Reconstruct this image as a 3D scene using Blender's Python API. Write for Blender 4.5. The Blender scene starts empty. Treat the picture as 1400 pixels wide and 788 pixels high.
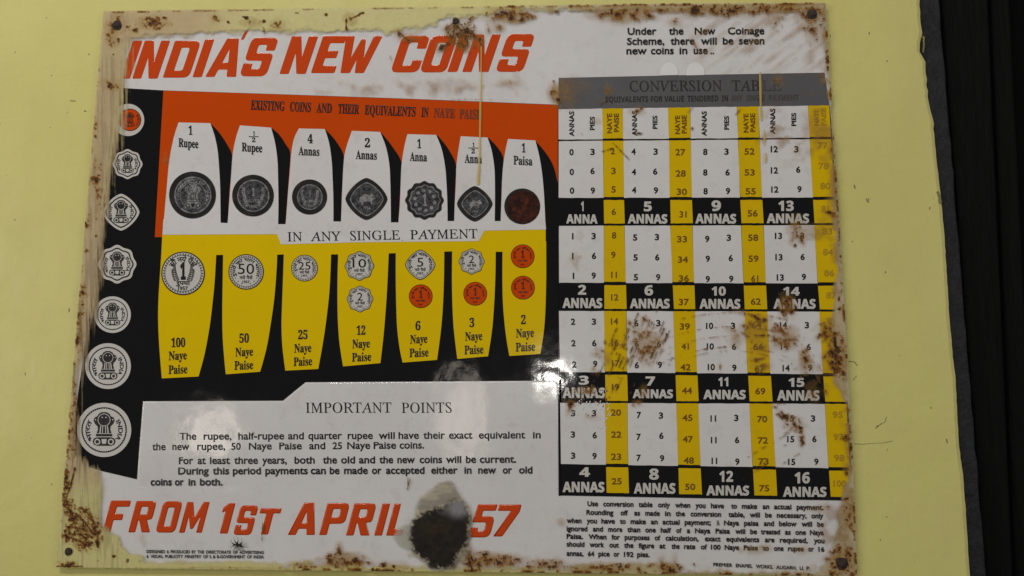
import bpy, math, random
import numpy as np
from mathutils import Vector, Matrix
from mathutils.geometry import tessellate_polygon

random.seed(7)
rng = np.random.default_rng(11)
scene = bpy.context.scene
COL = scene.collection

# ------------------------------------------------------------------ camera
FPX = 28.0 / 36.0 * 1400.0            # focal length in photo pixels (28 mm lens)
CX, CY = 700.0, 394.0
zc = Vector((45.0, 7510.0, -FPX)).normalized()          # world up seen from the camera (vertical vanishing point)
xc = Vector((34069.0, -46.0, FPX))                      # world right
xc = (xc - zc * xc.dot(zc)).normalized()
yc = zc.cross(xc).normalized()                          # world depth (into the wall)
R = Matrix((xc, yc, zc))                                # rows: world axes in camera space -> camera-to-world rotation
DIST = 0.80
fwd = R @ Vector((0, 0, -1))
HEIGHT = 1.55
CAM = Vector((0, 0, HEIGHT)) - fwd * (DIST / fwd.y) * 1.0
cam = bpy.data.cameras.new('camera')
cam.lens = 28.0
cam.sensor_width = 36.0
cam.clip_start = 0.01
cam.clip_end = 100.0
cam_ob = bpy.data.objects.new('camera', cam)
COL.objects.link(cam_ob)
cam_ob.matrix_world = Matrix.Translation(CAM) @ R.to_4x4()
scene.camera = cam_ob


def P(px, py, h=0.0):
    """photo pixel -> point on the plane of the sign (y = 0), h metres proud of it"""
    d = R @ Vector((px - CX, CY - py, -FPX))
    t = -CAM.y / d.y
    p = CAM + d * t
    return Vector((p.x, -h, p.z))


def mirror_point(px, py, dist):
    """where a lamp must hang to be reflected by the flat sign at that pixel"""
    p = P(px, py)
    d = (p - CAM).normalized()
    r = Vector((d.x, -d.y, d.z))
    return p + r * dist, p


# ------------------------------------------------------------------ world, lamps, exposure
world = bpy.data.worlds.new('World')
scene.world = world
world.use_nodes = True
bg = world.node_tree.nodes['Background']
bg.inputs[0].default_value = (1.0, 0.97, 0.93, 1)
bg.inputs[1].default_value = 0.07
scene.view_settings.view_transform = 'Standard'
scene.view_settings.look = 'None'
scene.view_settings.exposure = 0.0
scene.view_settings.gamma = 1.0


def lamp(name, kind, loc, target, power, color, size=None, size_y=None):
    l = bpy.data.lights.new(name, kind)
    l.energy = power
    l.color = color
    if kind == 'AREA':
        l.shape = ('ELLIPSE' if 'reflection' in name else 'RECTANGLE') if size_y else 'DISK'
        l.size = size
        if size_y:
            l.size_y = size_y
    elif size:
        l.shadow_soft_size = size
    o = bpy.data.objects.new(name, l)
    COL.objects.link(o)
    o.location = loc
    o.rotation_euler = (Vector(target) - Vector(loc)).to_track_quat('-Z', 'Y').to_euler()
    return o


lamp('ceiling_light', 'AREA', (-0.55, -1.55, HEIGHT + 1.6), (0, 0, HEIGHT), 22.0, (1.0, 0.965, 0.93), 1.2, 0.12)
lamp('left_fill_light', 'AREA', (-2.0, -1.5, HEIGHT + 0.1), (0, 0, HEIGHT - 0.05), 13.0, (1.0, 0.965, 0.92), 0.8, 1.0)  # fill added at the left to brighten wall and sign, no lamp seen there
lamp('right_fill_light', 'AREA', (2.1, -1.7, HEIGHT + 0.2), (0.1, 0, HEIGHT), 9.0, (1.0, 0.975, 0.94), 0.8, 1.0)  # unseen fill added so the right side is not darker
q, p = mirror_point(757, 516, 1.5)
lamp('bare_bulb', 'POINT', q, p, 2.5, (1.0, 0.95, 0.88), 0.020)
q, p = mirror_point(288, 604, 1.7)
lamp('left_soft_reflection', 'AREA', q, p, 0.40, (1.0, 0.9, 0.76), 0.15, 0.19)  # lamp added to make the soft warm reflection low on the left
q, p = mirror_point(634, 575, 1.7)
lamp('centre_soft_reflection', 'AREA', q, p, 0.42, (1.0, 0.86, 0.74), 0.15, 0.32)  # lamp added to make the tall warm reflection on the points panel

# ------------------------------------------------------------------ materials


def new_mat(name):
    m = bpy.data.materials.new(name)
    m.use_nodes = True
    nt = m.node_tree
    return m, nt, nt.nodes, nt.links, nt.nodes['Principled BSDF']


def mth(nt, op, a, b=None, clamp=False):
    n = nt.nodes.new('ShaderNodeMath')
    n.operation = op
    n.use_clamp = clamp
    for i, v in enumerate((a, b)):
        if v is None:
            continue
        if hasattr(v, 'is_linked'):
            nt.links.new(v, n.inputs[i])
        else:
            n.inputs[i].default_value = v
    return n.outputs[0]


def noise(nt, scale, detail=4, rough=0.6, vec=None, stretch=None):
    if vec is None:
        tc = nt.nodes.new('ShaderNodeTexCoord')
        vec = tc.outputs['Object']
    if stretch:
        mp = nt.nodes.new('ShaderNodeMapping')
        mp.inputs['Scale'].default_value = stretch
        nt.links.new(vec, mp.inputs[0])
        vec = mp.outputs[0]
    n = nt.nodes.new('ShaderNodeTexNoise')
    n.inputs['Scale'].default_value = scale
    n.inputs['Detail'].default_value = detail
    n.inputs['Roughness'].default_value = rough
    nt.links.new(vec, n.inputs['Vector'])
    return n.outputs['Fac']


def maprange(nt, v, a, b, c, d, smooth=False):
    n = nt.nodes.new('ShaderNodeMapRange')
    n.clamp = True
    if smooth:
        n.interpolation_type = 'SMOOTHSTEP'
    nt.links.new(v, n.inputs[0])
    for i, x in enumerate((a, b, c, d)):
        n.inputs[i + 1].default_value = x
    return n.outputs[0]


def mixcol(nt, fac, a, b, blend='MIX'):
    n = nt.nodes.new('ShaderNodeMix')
    n.data_type = 'RGBA'
    n.blend_type = blend
    for sock, v in ((n.inputs[0], fac), (n.inputs[6], a), (n.inputs[7], b)):
        if hasattr(v, 'is_linked'):
            nt.links.new(v, sock)
        elif isinstance(v, (int, float)):
            sock.default_value = v
        else:
            sock.default_value = (*v, 1)
    return n.outputs[2]


def bump(nt, bsdf, height, strength, dist=0.001):
    b = nt.nodes.new('ShaderNodeBump')
    b.inputs['Strength'].default_value = strength
    b.inputs['Distance'].default_value = dist
    nt.links.new(height, b.inputs['Height'])
    nt.links.new(b.outputs[0], bsdf.inputs['Normal'])


def enamel(name, col, dirt=0.5, rough=0.075, spec=0.5, dirtcol=(0.22, 0.17, 0.12)):
    m, nt, N, L, b = new_mat(name)
    c = mixcol(nt, maprange(nt, noise(nt, 9, 5, 0.6), 0.35, 0.7, 0.0, 0.16 * dirt), col, dirtcol)
    # fine grime, a few specks
    c = mixcol(nt, maprange(nt, noise(nt, 60, 6, 0.7), 0.52, 0.75, 0.0, 0.30 * dirt), c, dirtcol)
    c = mixcol(nt, maprange(nt, noise(nt, 420, 2, 0.5), 0.735, 0.77, 0.0, 0.65 * min(1, dirt)), c, (0.05, 0.03, 0.02))
    L.new(c, b.inputs['Base Color'])
    r = maprange(nt, noise(nt, 30, 5, 0.65), 0.3, 0.75, rough * 0.8, rough * 1.7)
    L.new(r, b.inputs['Roughness'])
    b.inputs['Specular IOR Level'].default_value = spec
    h = mth(nt, 'ADD', mth(nt, 'MULTIPLY', noise(nt, 22, 2, 0.5), 1.0), mth(nt, 'MULTIPLY', noise(nt, 240, 2, 0.5), 0.035))
    bump(nt, b, h, 0.5, 0.0012)
    return m


WHITE = enamel('white_enamel', (0.71, 0.695, 0.685), 0.6)
BLACK = enamel('black_enamel', (0.008, 0.008, 0.009), 0.12, 0.055, 0.45, (0.05, 0.045, 0.04))
ORANGE = enamel('orange_enamel', (0.58, 0.064, 0.003), 0.22, 0.10, 0.25, (0.16, 0.05, 0.02))
RED = enamel('red_enamel', (0.60, 0.064, 0.008), 0.15, 0.08, 0.5, (0.2, 0.07, 0.03))
YELLOW = enamel('yellow_enamel', (0.75, 0.52, 0.002), 0.2, 0.10, 0.25, (0.22, 0.13, 0.01))
TABYELLOW = enamel('table_yellow_enamel', (0.69, 0.46, 0.003), 0.4, 0.10, 0.25, (0.25, 0.14, 0.02))
GREY = enamel('grey_enamel', (0.105, 0.105, 0.11), 0.5, 0.25, 0.4, (0.07, 0.05, 0.04))
INK = enamel('black_ink', (0.012, 0.011, 0.011), 0.15, 0.22, 0.35)
BROWNINK = enamel('brown_ink', (0.17, 0.075, 0.006), 0.2, 0.25, 0.3)
FADEDINK = enamel('faded_ink', (0.42, 0.26, 0.01), 0.2, 0.25, 0.3)
ORANGEFADE = enamel('faded_heading_ink', (0.15, 0.03, 0.008), 0.2, 0.25, 0.3)
GREYINK = enamel('header_ink', (0.034, 0.032, 0.032), 0.3, 0.25, 0.3)
GREYFADE = enamel('faded_header_ink', (0.075, 0.07, 0.068), 0.3, 0.25, 0.3)
CREAMPRINT = enamel('off_white_print', (0.58, 0.56, 0.52), 0.5, 0.22)
COINDARK = enamel('coin_dark_print', (0.016, 0.016, 0.017), 0.3, 0.2, 0.4)  # dark rims and details of the printed old coins


def coin_print(name, a, b_, scale=260):
    m, nt, N, L, b = new_mat(name)
    f = maprange(nt, noise(nt, scale, 6, 0.75), 0.38, 0.66, 0, 1)
    L.new(mixcol(nt, f, a, b_), b.inputs['Base Color'])
    b.inputs['Roughness'].default_value = 0.22
    b.inputs['Specular IOR Level'].default_value = 0.4
    return m


COINGREY = coin_print('coin_grey_print', (0.014, 0.014, 0.015), (0.12, 0.12, 0.126))
COINLIGHT = coin_print('coin_light_print', (0.10, 0.10, 0.104), (0.36, 0.36, 0.37))
COPPER = coin_print('copper_coin_print', (0.012, 0.008, 0.007), (0.075, 0.018, 0.009), 110)


def film_mat(name, rough=0.5, fine=900, k=0.35, var=0.35, bumps=0.4):
    """dirt, rust or paint lying on the enamel: colour and cover come from the mesh, the fine grain from noise"""
    m, nt, N, L, b = new_mat(name)
    at = N.new('ShaderNodeAttribute')
    at.attribute_name = 'tone'
    n = noise(nt, fine, 4, 0.7)
    n2 = noise(nt, fine * 0.3, 4, 0.7)
    c = mixcol(nt, maprange(nt, n2, 0.35, 0.7, 0.0, var), at.outputs['Color'], (0.02, 0.012, 0.008))
    L.new(c, b.inputs['Base Color'])
    b.inputs['Roughness'].default_value = rough
    b.inputs['Specular IOR Level'].default_value = 0.25
    a = mth(nt, 'ADD', at.outputs['Alpha'], mth(nt, 'MULTIPLY', mth(nt, 'SUBTRACT', n, 0.5), k))
    a = mth(nt, 'MULTIPLY', a, maprange(nt, at.outputs['Alpha'], 0.01, 0.12, 0, 1), True)
    L.new(a, b.inputs['Alpha'])
    bump(nt, b, mth(nt, 'ADD', n, n2), bumps, 0.0006)
    return m


PAINTFILM = film_mat('wall_paint_overlap', 0.45, 700, 0.12, 0.10, 0.15)
RUSTFILM = film_mat('rust', 0.75, 900, 0.4, 0.12, 0.4)
CHARFILM = film_mat('scorched_enamel', 0.55, 500, 0.04, 0.2, 0.25)


def wall_mat():
    m, nt, N, L, b = new_mat('yellow_wall_paint')
    c = mixcol(nt, maprange(nt, noise(nt, 2.2, 5, 0.6), 0.3, 0.7, 0, 1), (0.63, 0.575, 0.18), (0.70, 0.66, 0.235))
    c = mixcol(nt, maprange(nt, noise(nt, 14, 6, 0.7), 0.48, 0.75, 0, 0.45), c, (0.60, 0.53, 0.20))
    c = mixcol(nt, maprange(nt, noise(nt, 200, 4, 0.7), 0.5, 0.75, 0, 0.10), c, (0.42, 0.38, 0.14))
    c = mixcol(nt, maprange(nt, noise(nt, 5, 5, 0.65, stretch=(1, 1, 0.3)), 0.5, 0.72, 0, 0.3), c, (0.50, 0.455, 0.19))
    c = mixcol(nt, maprange(nt, noise(nt, 150, 2, 0.5, stretch=(1, 1, 0.5)), 0.755, 0.785, 0, 0.7), c, (0.05, 0.035, 0.02))
    L.new(c, b.inputs['Base Color'])
    L.new(maprange(nt, noise(nt, 20, 4), 0.3, 0.7, 0.38, 0.6), b.inputs['Roughness'])
    b.inputs['Specular IOR Level'].default_value = 0.35
    h = mth(nt, 'ADD', mth(nt, 'ADD', noise(nt, 9, 4, 0.55), mth(nt, 'MULTIPLY', noise(nt, 120, 5, 0.65), 0.09)), mth(nt, 'MULTIPLY', noise(nt, 70, 4, 0.6, stretch=(1, 1, 0.12)), 0.14))
    bump(nt, b, h, 0.6, 0.004)
    return m


def dark_mat(name, c0, c1, rough=0.55, scale=40, stretch=None, spec=0.3):
    m, nt, N, L, b = new_mat(name)
    f = maprange(nt, noise(nt, scale, 6, 0.7, stretch=stretch), 0.35, 0.7, 0, 1)
    L.new(mixcol(nt, f, c0, c1), b.inputs['Base Color'])
    b.inputs['Roughness'].default_value = rough
    b.inputs['Specular IOR Level'].default_value = spec
    bump(nt, b, mth(nt, 'ADD', noise(nt, scale * 2, 6, 0.7, stretch=stretch), f), 0.6, 0.002)
    return m


WALL = wall_mat()
SLATE = dark_mat('dark_grey_plaster', (0.007, 0.008, 0.0095), (0.019, 0.021, 0.025), 0.5, 60)
BLACKWOOD = dark_mat('black_timber', (0.002, 0.002, 0.002), (0.005, 0.005, 0.005), 0.65, 25, (6, 6, 0.6), 0.1)
BLACKDOOR = dark_mat('black_door_paint', (0.001, 0.001, 0.001), (0.003, 0.003, 0.003), 0.7, 25, (4, 4, 0.5), 0.06)
EDGEPAINT = dark_mat('bare_wall_edge', (0.05, 0.045, 0.03), (0.22, 0.19, 0.10), 0.8, 120)
PLATEBACK = dark_mat('rusty_plate_edge', (0.05, 0.022, 0.010), (0.16, 0.08, 0.03), 0.8, 150)
SCREWMAT = dark_mat('rusty_screw_iron', (0.018, 0.013, 0.011), (0.085, 0.05, 0.032), 0.5, 320, None, 0.5)
DRIPMAT = new_mat('dried_yellow_paint')[0]
_b = DRIPMAT.node_tree.nodes['Principled BSDF']
_nt = DRIPMAT.node_tree
_nt.links.new(mixcol(_nt, noise(_nt, 200, 3), (0.60, 0.43, 0.09), (0.66, 0.50, 0.14)), _b.inputs['Base Color'])
_b.inputs['Roughness'].default_value = 0.3
_b.inputs['Alpha'].default_value = 0.7
SPIDERMAT = dark_mat('spider_body', (0.012, 0.009, 0.007), (0.05, 0.035, 0.025), 0.6, 600)

# ------------------------------------------------------------------ geometry helpers
ORIGIN = P(640, 788)                                    # the sign's own origin: middle of its lower edge
PX = 0.00073                                            # metres per photo pixel, roughly


def link(name, me, parent=None, mats=(), world_origin=None):
    o = bpy.data.objects.new(name, me)
    COL.objects.link(o)
    for m in mats:
        me.materials.append(m)
    if parent:
        o.parent = parent
    return o


class MB:
    """collects flat pieces given in photo pixels + height above the sign; build() makes ONE mesh"""

    def __init__(self):
        self.v, self.f, self.m = [], [], []
        self.mats = []

    def mi(self, mat):
        if mat not in self.mats:
            self.mats.append(mat)
        return self.mats.index(mat)

    def raw(self, pts, faces, mat):
        k = len(self.v)
        self.v += pts
        i = self.mi(mat)
        for f in faces:
            self.f.append([k + a for a in f])
            self.m.append(i)

    def poly(self, pts, h, mat, *holes):
        loops = [[Vector((a, b, 0)) for a, b in lp] for lp in (pts, *holes)]
        tris = tessellate_polygon(loops)
        flat = [(v.x, v.y, h) for lp in loops for v in lp]
        out = []
        for a, b, c in tris:
            A, B, C = flat[a], flat[b], flat[c]
            s = (B[0] - A[0]) * (C[1] - A[1]) - (B[1] - A[1]) * (C[0] - A[0])
            if abs(s) < 1e-7:
                continue
            out.append((a, b, c) if s < 0 else (a, c, b))   # pixel y runs down: this order faces the camera
        self.raw(flat, out, mat)

    def rect(self, x0, y0, x1, y1, h, mat):
        self.poly([(x0, y0), (x1, y0), (x1, y1), (x0, y1)], h, mat)

    def disc(self, cx, cy, r, h, mat, n=40):
        self.poly(ring(cx, cy, r, n), h, mat)

    def annulus(self, outer, inner, h, mat):
        self.poly(outer, h, mat, inner)

    def text(self, *a, **k):
        for pts, faces in text_geo(*a, **k):
            self.raw(pts, faces, k.get('mat', INK))

    def build(self, name, parent=None, origin=ORIGIN):
        me = bpy.data.meshes.new(name)
        me.from_pydata([tuple(P(x, y, h) - origin) for x, y, h in self.v], [], self.f)
        for m in self.mats:
            me.materials.append(m)
        me.polygons.foreach_set('material_index', self.m)
        me.update()
        o = bpy.data.objects.new(name, me)
        COL.objects.link(o)
        if parent:
            o.parent = parent
        return o


def ring(cx, cy, r, n=40, kind='round', rot=0.0, sq=1.0):
    pts = []
    for i in range(n):
        a = 2 * math.pi * i / n + rot
        k = 1.0
        if kind == 'scallop8':
            k = 0.955 + 0.045 * math.cos(8 * a)
        elif kind == 'scallop12':
            k = 0.96 + 0.04 * math.cos(12 * a)
        elif kind == 'diamond':
            e = 1.42
            k = 1.0 / ((abs(math.cos(a)) ** e + abs(math.sin(a)) ** e) ** (1 / e))
        pts.append((cx + r * k * math.cos(a), cy - r * sq * k * math.sin(a)))
    return pts


# --- lettering: the built-in typeface; serif and heavy sans come from its mathematical letters
STY = {'roman': (0x1D434, 0x1D44E, 0), 'serif': (0x1D400, 0x1D41A, 0x1D7CE), 'sans': (0x1D5D4, 0x1D5EE, 0x1D7EC)}
_cache = {}
ROMAN_SLANT = 0.30


def glyph_mesh(s, style, bold):
    key = (s, style, bold)
    if key in _cache:
        return _cache[key]
    body = s
    if style in STY:
        U, Lw, D = STY[style]
        body = ''.join(chr(U + ord(c) - 65) if 'A' <= c <= 'Z' else chr(Lw + ord(c) - 97) if 'a' <= c <= 'z'
                       else chr(D + ord(c) - 48) if D and '0' <= c <= '9' else c for c in s)
    cu = bpy.data.curves.new('lettering', 'FONT')
    cu.body = body
    cu.resolution_u = 3
    if bold > 0:
        cu.bevel_depth = bold
        cu.bevel_resolution = 0
    elif bold < 0:
        cu.offset = bold
    ob = bpy.data.objects.new('lettering', cu)
    me = bpy.data.meshes.new_from_object(ob)
    n = len(me.vertices)
    co = np.zeros(n * 3)
    me.vertices.foreach_get('co', co)
    co = co.reshape(-1, 3)
    if style == 'roman':                                # the light serif capitals exist only sloping: stand them upright
        co[:, 0] -= ROMAN_SLANT * co[:, 1]
    faces = [tuple(p.vertices) for p in me.polygons]
    bpy.data.objects.remove(ob)
    bpy.data.curves.remove(cu)
    bpy.data.meshes.remove(me)
    _cache[key] = (co, faces)
    return _cache[key]


CAPH = {}
XH = .62


def cap_of(style, bold):
    k = (style, bold)
    if k not in CAPH:
        co, _ = glyph_mesh('H', style, bold)
        CAPH[k] = (co[:, 1].min(), co[:, 1].max())
    return CAPH[k]


def text_geo(s, x0, x1, y0, y1=None, cap=10.0, h=0.001, style='gill', bold=0.03, slant=0.0, mat=None, rot=0):
    """one word between x0 and x1, its baseline running from y0 (at x0) to y1 (at x1), capitals cap px high.
    rot=90: reads upwards; then x0/x1 are the lower and upper y, y0 the baseline's x"""
    co, faces = glyph_mesh(s, style, bold)
    if len(co) == 0:
        return
    lo, hi = cap_of(style, bold)
    if y1 is None:
        y1 = y0
    xa, xb = co[:, 0].min(), co[:, 0].max()
    u = (co[:, 0] - xa) / max(1e-6, xb - xa)
    v = (co[:, 1] - lo) / (hi - lo)
    if style == 'gill' and any(c.islower() for c in s):   # tall small letters, as on the sign
        v = np.where(v < XH, v * (.72 / XH), .72 + (v - XH) * (.31 / (1.03 - XH)))
        v = np.where(v < 0, (co[:, 1] - lo) / (hi - lo), v)
    v = v * cap
    z = h + 0.00006 * np.sign(co[:, 2])
    if rot == 0:
        X = x0 + u * (x1 - x0) + slant * v
        Y = y0 + u * (y1 - y0) - v
    else:
        X = y0 - v
        Y = x0 + u * (x1 - x0)
    # outline may be clockwise after the flip: orientation does not matter for opaque print
    yield [(a, b, c) for a, b, c in zip(X, Y, z)], faces


def arc_text(mb, s, cx, cy, r, a0, a1, cap, h, mat, style='gill', bold=0.03):
    """word along the upper or lower arc of a coin, angle a0 -> a1 in degrees (counter-clockwise from +x)"""
    co, faces = glyph_mesh(s, style, bold)
    if len(co) == 0:
        return
    lo, hi = cap_of('gill', bold)
    xa, xb = co[:, 0].min(), co[:, 0].max()
    u = (co[:, 0] - xa) / max(1e-6, xb - xa)
    v = (co[:, 1] - lo) / (hi - lo) * cap
    a = np.radians(a0 + u * (a1 - a0))
    rr = r + (v if a1 < a0 else -v)
    z = h + 0.00006 * np.sign(co[:, 2])
    mb.raw(list(zip(cx + rr * np.cos(a), cy - rr * np.sin(a), z)), faces, mat)


def empty(name, loc):
    o = bpy.data.objects.new(name, None)
    o.empty_display_size = 0.05
    COL.objects.link(o)
    o.location = loc
    return o


def tag(o, label=None, cat=None, group=None, kind=None):
    if label:
        o['label'] = label
    if cat:
        o['category'] = cat
    if group:
        o['group'] = group
    if kind:
        o['kind'] = kind
    return o


# ------------------------------------------------------------------ the wall and the dark door frame beside it
WALLY = 0.0042                                           # wall face behind the back of the sign


def slab(name, outline, y0, y1, mat_front, mat_side, bev=0.0, parent=None):
    """front outline [(x,z)] at depth y0, extruded back to y1, its front rim rounded by bev"""
    n = len(outline)
    cx = sum(a for a, b in outline) / n
    verts = []
    rings = []
    if bev:
        cs = [(bev, 0.0), (bev * 0.3, bev * 0.3), (0.0, bev)]
    else:
        cs = [(0.0, 0.0)]
    pts = [Vector((a, b)) for a, b in outline]
    area = sum(pts[i].x * pts[(i + 1) % n].y - pts[(i + 1) % n].x * pts[i].y for i in range(n))
    sgn = 1 if area > 0 else -1
    nor = []
    for i in range(n):
        t = (pts[(i + 1) % n] - pts[i - 1])
        nor.append(Vector((-t.y, t.x)).normalized() * sgn)
    for inset, dy in cs:
        rings.append(len(verts))
        for i in range(n):
            q_ = pts[i] + nor[i] * inset
            verts.append((q_.x, y0 + dy, q_.y))
    rings.append(len(verts))
    for i in range(n):
        verts.append((pts[i].x, y1, pts[i].y))
    faces, mi = [], []
    tr = tessellate_polygon([[Vector((verts[i][0], verts[i][2], 0)) for i in range(n)]])
    for t in tr:
        a, b, c = t
        s = (verts[b][0] - verts[a][0]) * (verts[c][2] - verts[a][2]) - (verts[b][2] - verts[a][2]) * (verts[c][0] - verts[a][0])
        if abs(s) < 1e-12:
            continue
        faces.append((a, b, c) if s > 0 else (a, c, b))
        mi.append(0)
    for k in range(len(rings) - 1):
        for i in range(n):
            j = (i + 1) % n
            q4 = (rings[k] + i, rings[k + 1] + i, rings[k + 1] + j, rings[k] + j)
            faces.append(q4 if sgn > 0 else q4[::-1])
            mi.append(1 if k == len(rings) - 2 else 0)
    me = bpy.data.meshes.new(name)
    me.from_pydata(verts, [], faces)
    me.materials.append(mat_front)
    me.materials.append(mat_side)
    me.polygons.foreach_set('material_index', mi)
    me.update()
    o = bpy.data.objects.new(name, me)
    COL.objects.link(o)
    if parent:
        o.parent = parent
    return o


def wx(px, py, y=0.0):
    """pixel -> (x, z) on a plane at depth y"""
    d = R @ Vector((px - CX, CY - py, -FPX))
    t = (y - CAM.y) / d.y
    p_ = CAM + d * t
    return (p_.x, p_.z)


EDGE = [(1256, -60), (1259, -20), (1260.5, 0), (1262, 22), (1263.5, 45), (1261.5, 58), (1261, 70), (1264, 76), (1267.5, 84), (1269, 100),
        (1272, 132), (1276, 150), (1279, 162), (1281, 190), (1285, 228), (1289.5, 268), (1294, 315), (1298.6, 385), (1301, 430), (1303.5, 458),
        (1307, 495), (1310, 520), (1312, 556), (1313.5, 587), (1315, 612), (1320, 649), (1325, 712), (1329.5, 788), (1334, 850)]
edge_pts = []
for (a, b), (c, d) in zip(EDGE, EDGE[1:]):
    n = max(1, int((d - b) / 7))
    for i in range(n):
        t = i / n
        rough_ = 1.6 if b < 170 else 0.6
        edge_pts.append((a + (c - a) * t + random.uniform(-rough_, rough_) * 0.6, b + (d - b) * t))
edge_pts.append(EDGE[-1])
er = [wx(a, b, WALLY) for a, b in edge_pts]
ztop, zbot = er[0][1], er[-1][1]
outline = [(-1.6, zbot - 0.5), (er[-1][0] + 0.03, zbot - 0.5)] + er[::-1] + [(er[0][0] - 0.02, ztop + 0.5), (-1.6, ztop + 0.5)]
wall = slab('wall', outline, WALLY, WALLY + 0.09, WALL, EDGEPAINT, 0.0055)
tag(wall, 'pale yellow painted plaster wall carrying the enamel sign', None, None, 'structure')


# hairline cracks and scuffs in the wall paint
b_v, b_f = [], []
for path, w in (([(1168, 607), (1180, 607.5), (1196, 606), (1208, 605.6), (1220, 603)], .35), ([(1199, 584), (1204, 580), (1210, 577), (1212, 570)], .4), ([(1166, 520), (1171, 514)], .35), ([(1160, 494), (1168, 495), (1172, 500)], .5),
                ([(1200, 582), (1197, 586)], .9), ([(1168, 253), (1168.6, 258)], .8), ([(1212, 83), (1213.4, 84.4)], .8), ([(115, 152), (118, 152.4)], .7), ([(121, 74), (122, 75)], .7), ([(1281, 262), (1284, 270), (1285, 278)], 2.0),
                ([(1294, 600), (1295, 606)], .8), ([(1262, 50), (1263, 62), (1262, 72)], 1.6), ([(96, 138), (104, 138.5)], .5), ([(1203, 737), (1203.8, 739)], .8), ([(1212, 706), (1212.5, 708)], .7), ([(1165, 330), (1166, 331)], .6), ([(70, 103), (71, 104)], .6), ([(20, 300), (20.6, 301.5)], .7)):
    k = len(b_v)
    for i, (x, y) in enumerate(path):
        x2, y2 = path[min(i + 1, len(path) - 1)]
        x1, y1 = path[max(i - 1, 0)]
        t = Vector((x2 - x1, y2 - y1)).normalized()
        for sg in (-1, 1):
            a = wx(x - t.y * w * sg * random.uniform(.5, 1.2), y + t.x * w * sg * random.uniform(.5, 1.2), WALLY)
            b_v.append((a[0], WALLY - .0003, a[1]))
    for i in range(len(path) - 1):
        b_f.append((k + 2 * i, k + 2 * i + 1, k + 2 * i + 3, k + 2 * i + 2))
me = bpy.data.meshes.new('paint_crack')
me.from_pydata(b_v, [], b_f)
me.materials.append(dark_mat('crack_dirt', (0.16, 0.13, 0.05), (0.42, 0.375, 0.15), 0.8, 300))
o = bpy.data.objects.new('paint_crack', me)
COL.objects.link(o)
o.parent = wall
o['kind'] = 'stuff'


def strip(name, pl, pr, y0, y1, mat, bev, jit=0.0, parent=None):
    """a vertical board between two pixel lines (x at the top, x at the bottom), traced at its own depth"""
    L_, R_ = [], []
    n = 46
    for i in range(n + 1):
        t = i / n
        y = -60 + 910 * t
        L_.append(wx(pl[0] + (pl[1] - pl[0]) * t + random.uniform(-jit, jit), y, y0))
        R_.append(wx(pr[0] + (pr[1] - pr[0]) * t + random.uniform(-jit, jit), y, y0))
    L_ = [(L_[0][0], L_[0][1] + .45)] + L_ + [(L_[-1][0], L_[-1][1] - .45)]
    R_ = [(R_[0][0], R_[0][1] + .45)] + R_ + [(R_[-1][0], R_[-1][1] - .45)]
    return slab(name, L_ + R_[::-1], y0, y1, mat, mat, bev, parent)


frame = empty('door_frame', (wx(1390, 788, 0.03)[0], 0.03, wx(1390, 788, 0.03)[1]))
tag(frame, 'black timber door frame with grooved boards at the right of the yellow wall', 'door frame')
for nm, pl, pr, y0, y1, mt, bv, jt in (
        ('frame_board', (1283, 1353), (1349, 1389), 0.022, 0.10, BLACKWOOD, 0.003, 0.3),
        ('frame_moulding', (1352, 1392), (1378, 1424), 0.034, 0.10, BLACKWOOD, 0.003, 0.3),
        ('door_panel', (1374, 1418), (1720, 1760), 0.052, 0.10, BLACKDOOR, 0.002, 0.2)):
    o = strip(nm, pl, pr, y0, y1, mt, bv, jt)
    o.parent = frame
    o.matrix_parent_inverse = Matrix.Translation(-Vector(frame.location))
st = strip('plaster_reveal', (1236, 1318), (1280, 1354), 0.0105, 0.10, SLATE, 0.002, 0.9)
tag(st, 'rough dark grey plaster strip between yellow wall and black frame', None, None, 'structure')

# ------------------------------------------------------------------ the sign
sign = empty('enamel_sign', ORIGIN)
tag(sign, 'old rusty enamel sign about new coins with conversion table on yellow wall', 'sign')
E_ = 0.00012                                            # one coat of enamel


def H(k):
    return 0.0003 + E_ * k


# plate
plate_px = [(143, 17), (390, 13.2), (640, 10.5), (900, 7), (1128, 5.5), (1139, 193), (1150, 370), (1160, 540), (1167, 690), (1170, 787),
            (900, 783.5), (640, 781), (350, 778), (79, 775), (95, 590), (111, 395), (127, 205)]
den = []
for i in range(len(plate_px)):
    a, b = plate_px[i], plate_px[(i + 1) % len(plate_px)]
    n = int(math.hypot(b[0] - a[0], b[1] - a[1]) / 8)
    for j in range(n):
        t = j / n
        den.append((a[0] + (b[0] - a[0]) * t + random.uniform(-.5, .5), a[1] + (b[1] - a[1]) * t + random.uniform(-.5, .5)))
plate = slab('plate', [(P(a, b).x - ORIGIN.x, P(a, b).z - ORIGIN.z) for a, b in den], 0.0, 0.0022, WHITE, PLATEBACK, 0.0008, sign)


# curved outlines from few points
def smooth(pts, n=5):
    out = []
    m = len(pts)
    for i in range(m - 1):
        p0 = pts[max(0, i - 1)]
        p1, p2 = pts[i], pts[i + 1]
        p3 = pts[min(m - 1, i + 2)]
        for j in range(n):
            t = j / n
            out.append(tuple(0.5 * (2 * p1[k] + (p2[k] - p0[k]) * t + (2 * p0[k] - 5 * p1[k] + 4 * p2[k] - p3[k]) * t * t
                                    + (3 * p1[k] - p0[k] - 3 * p2[k] + p3[k]) * t ** 3) for k in (0, 1)))
    out.append(pts[-1])
    return out


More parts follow.
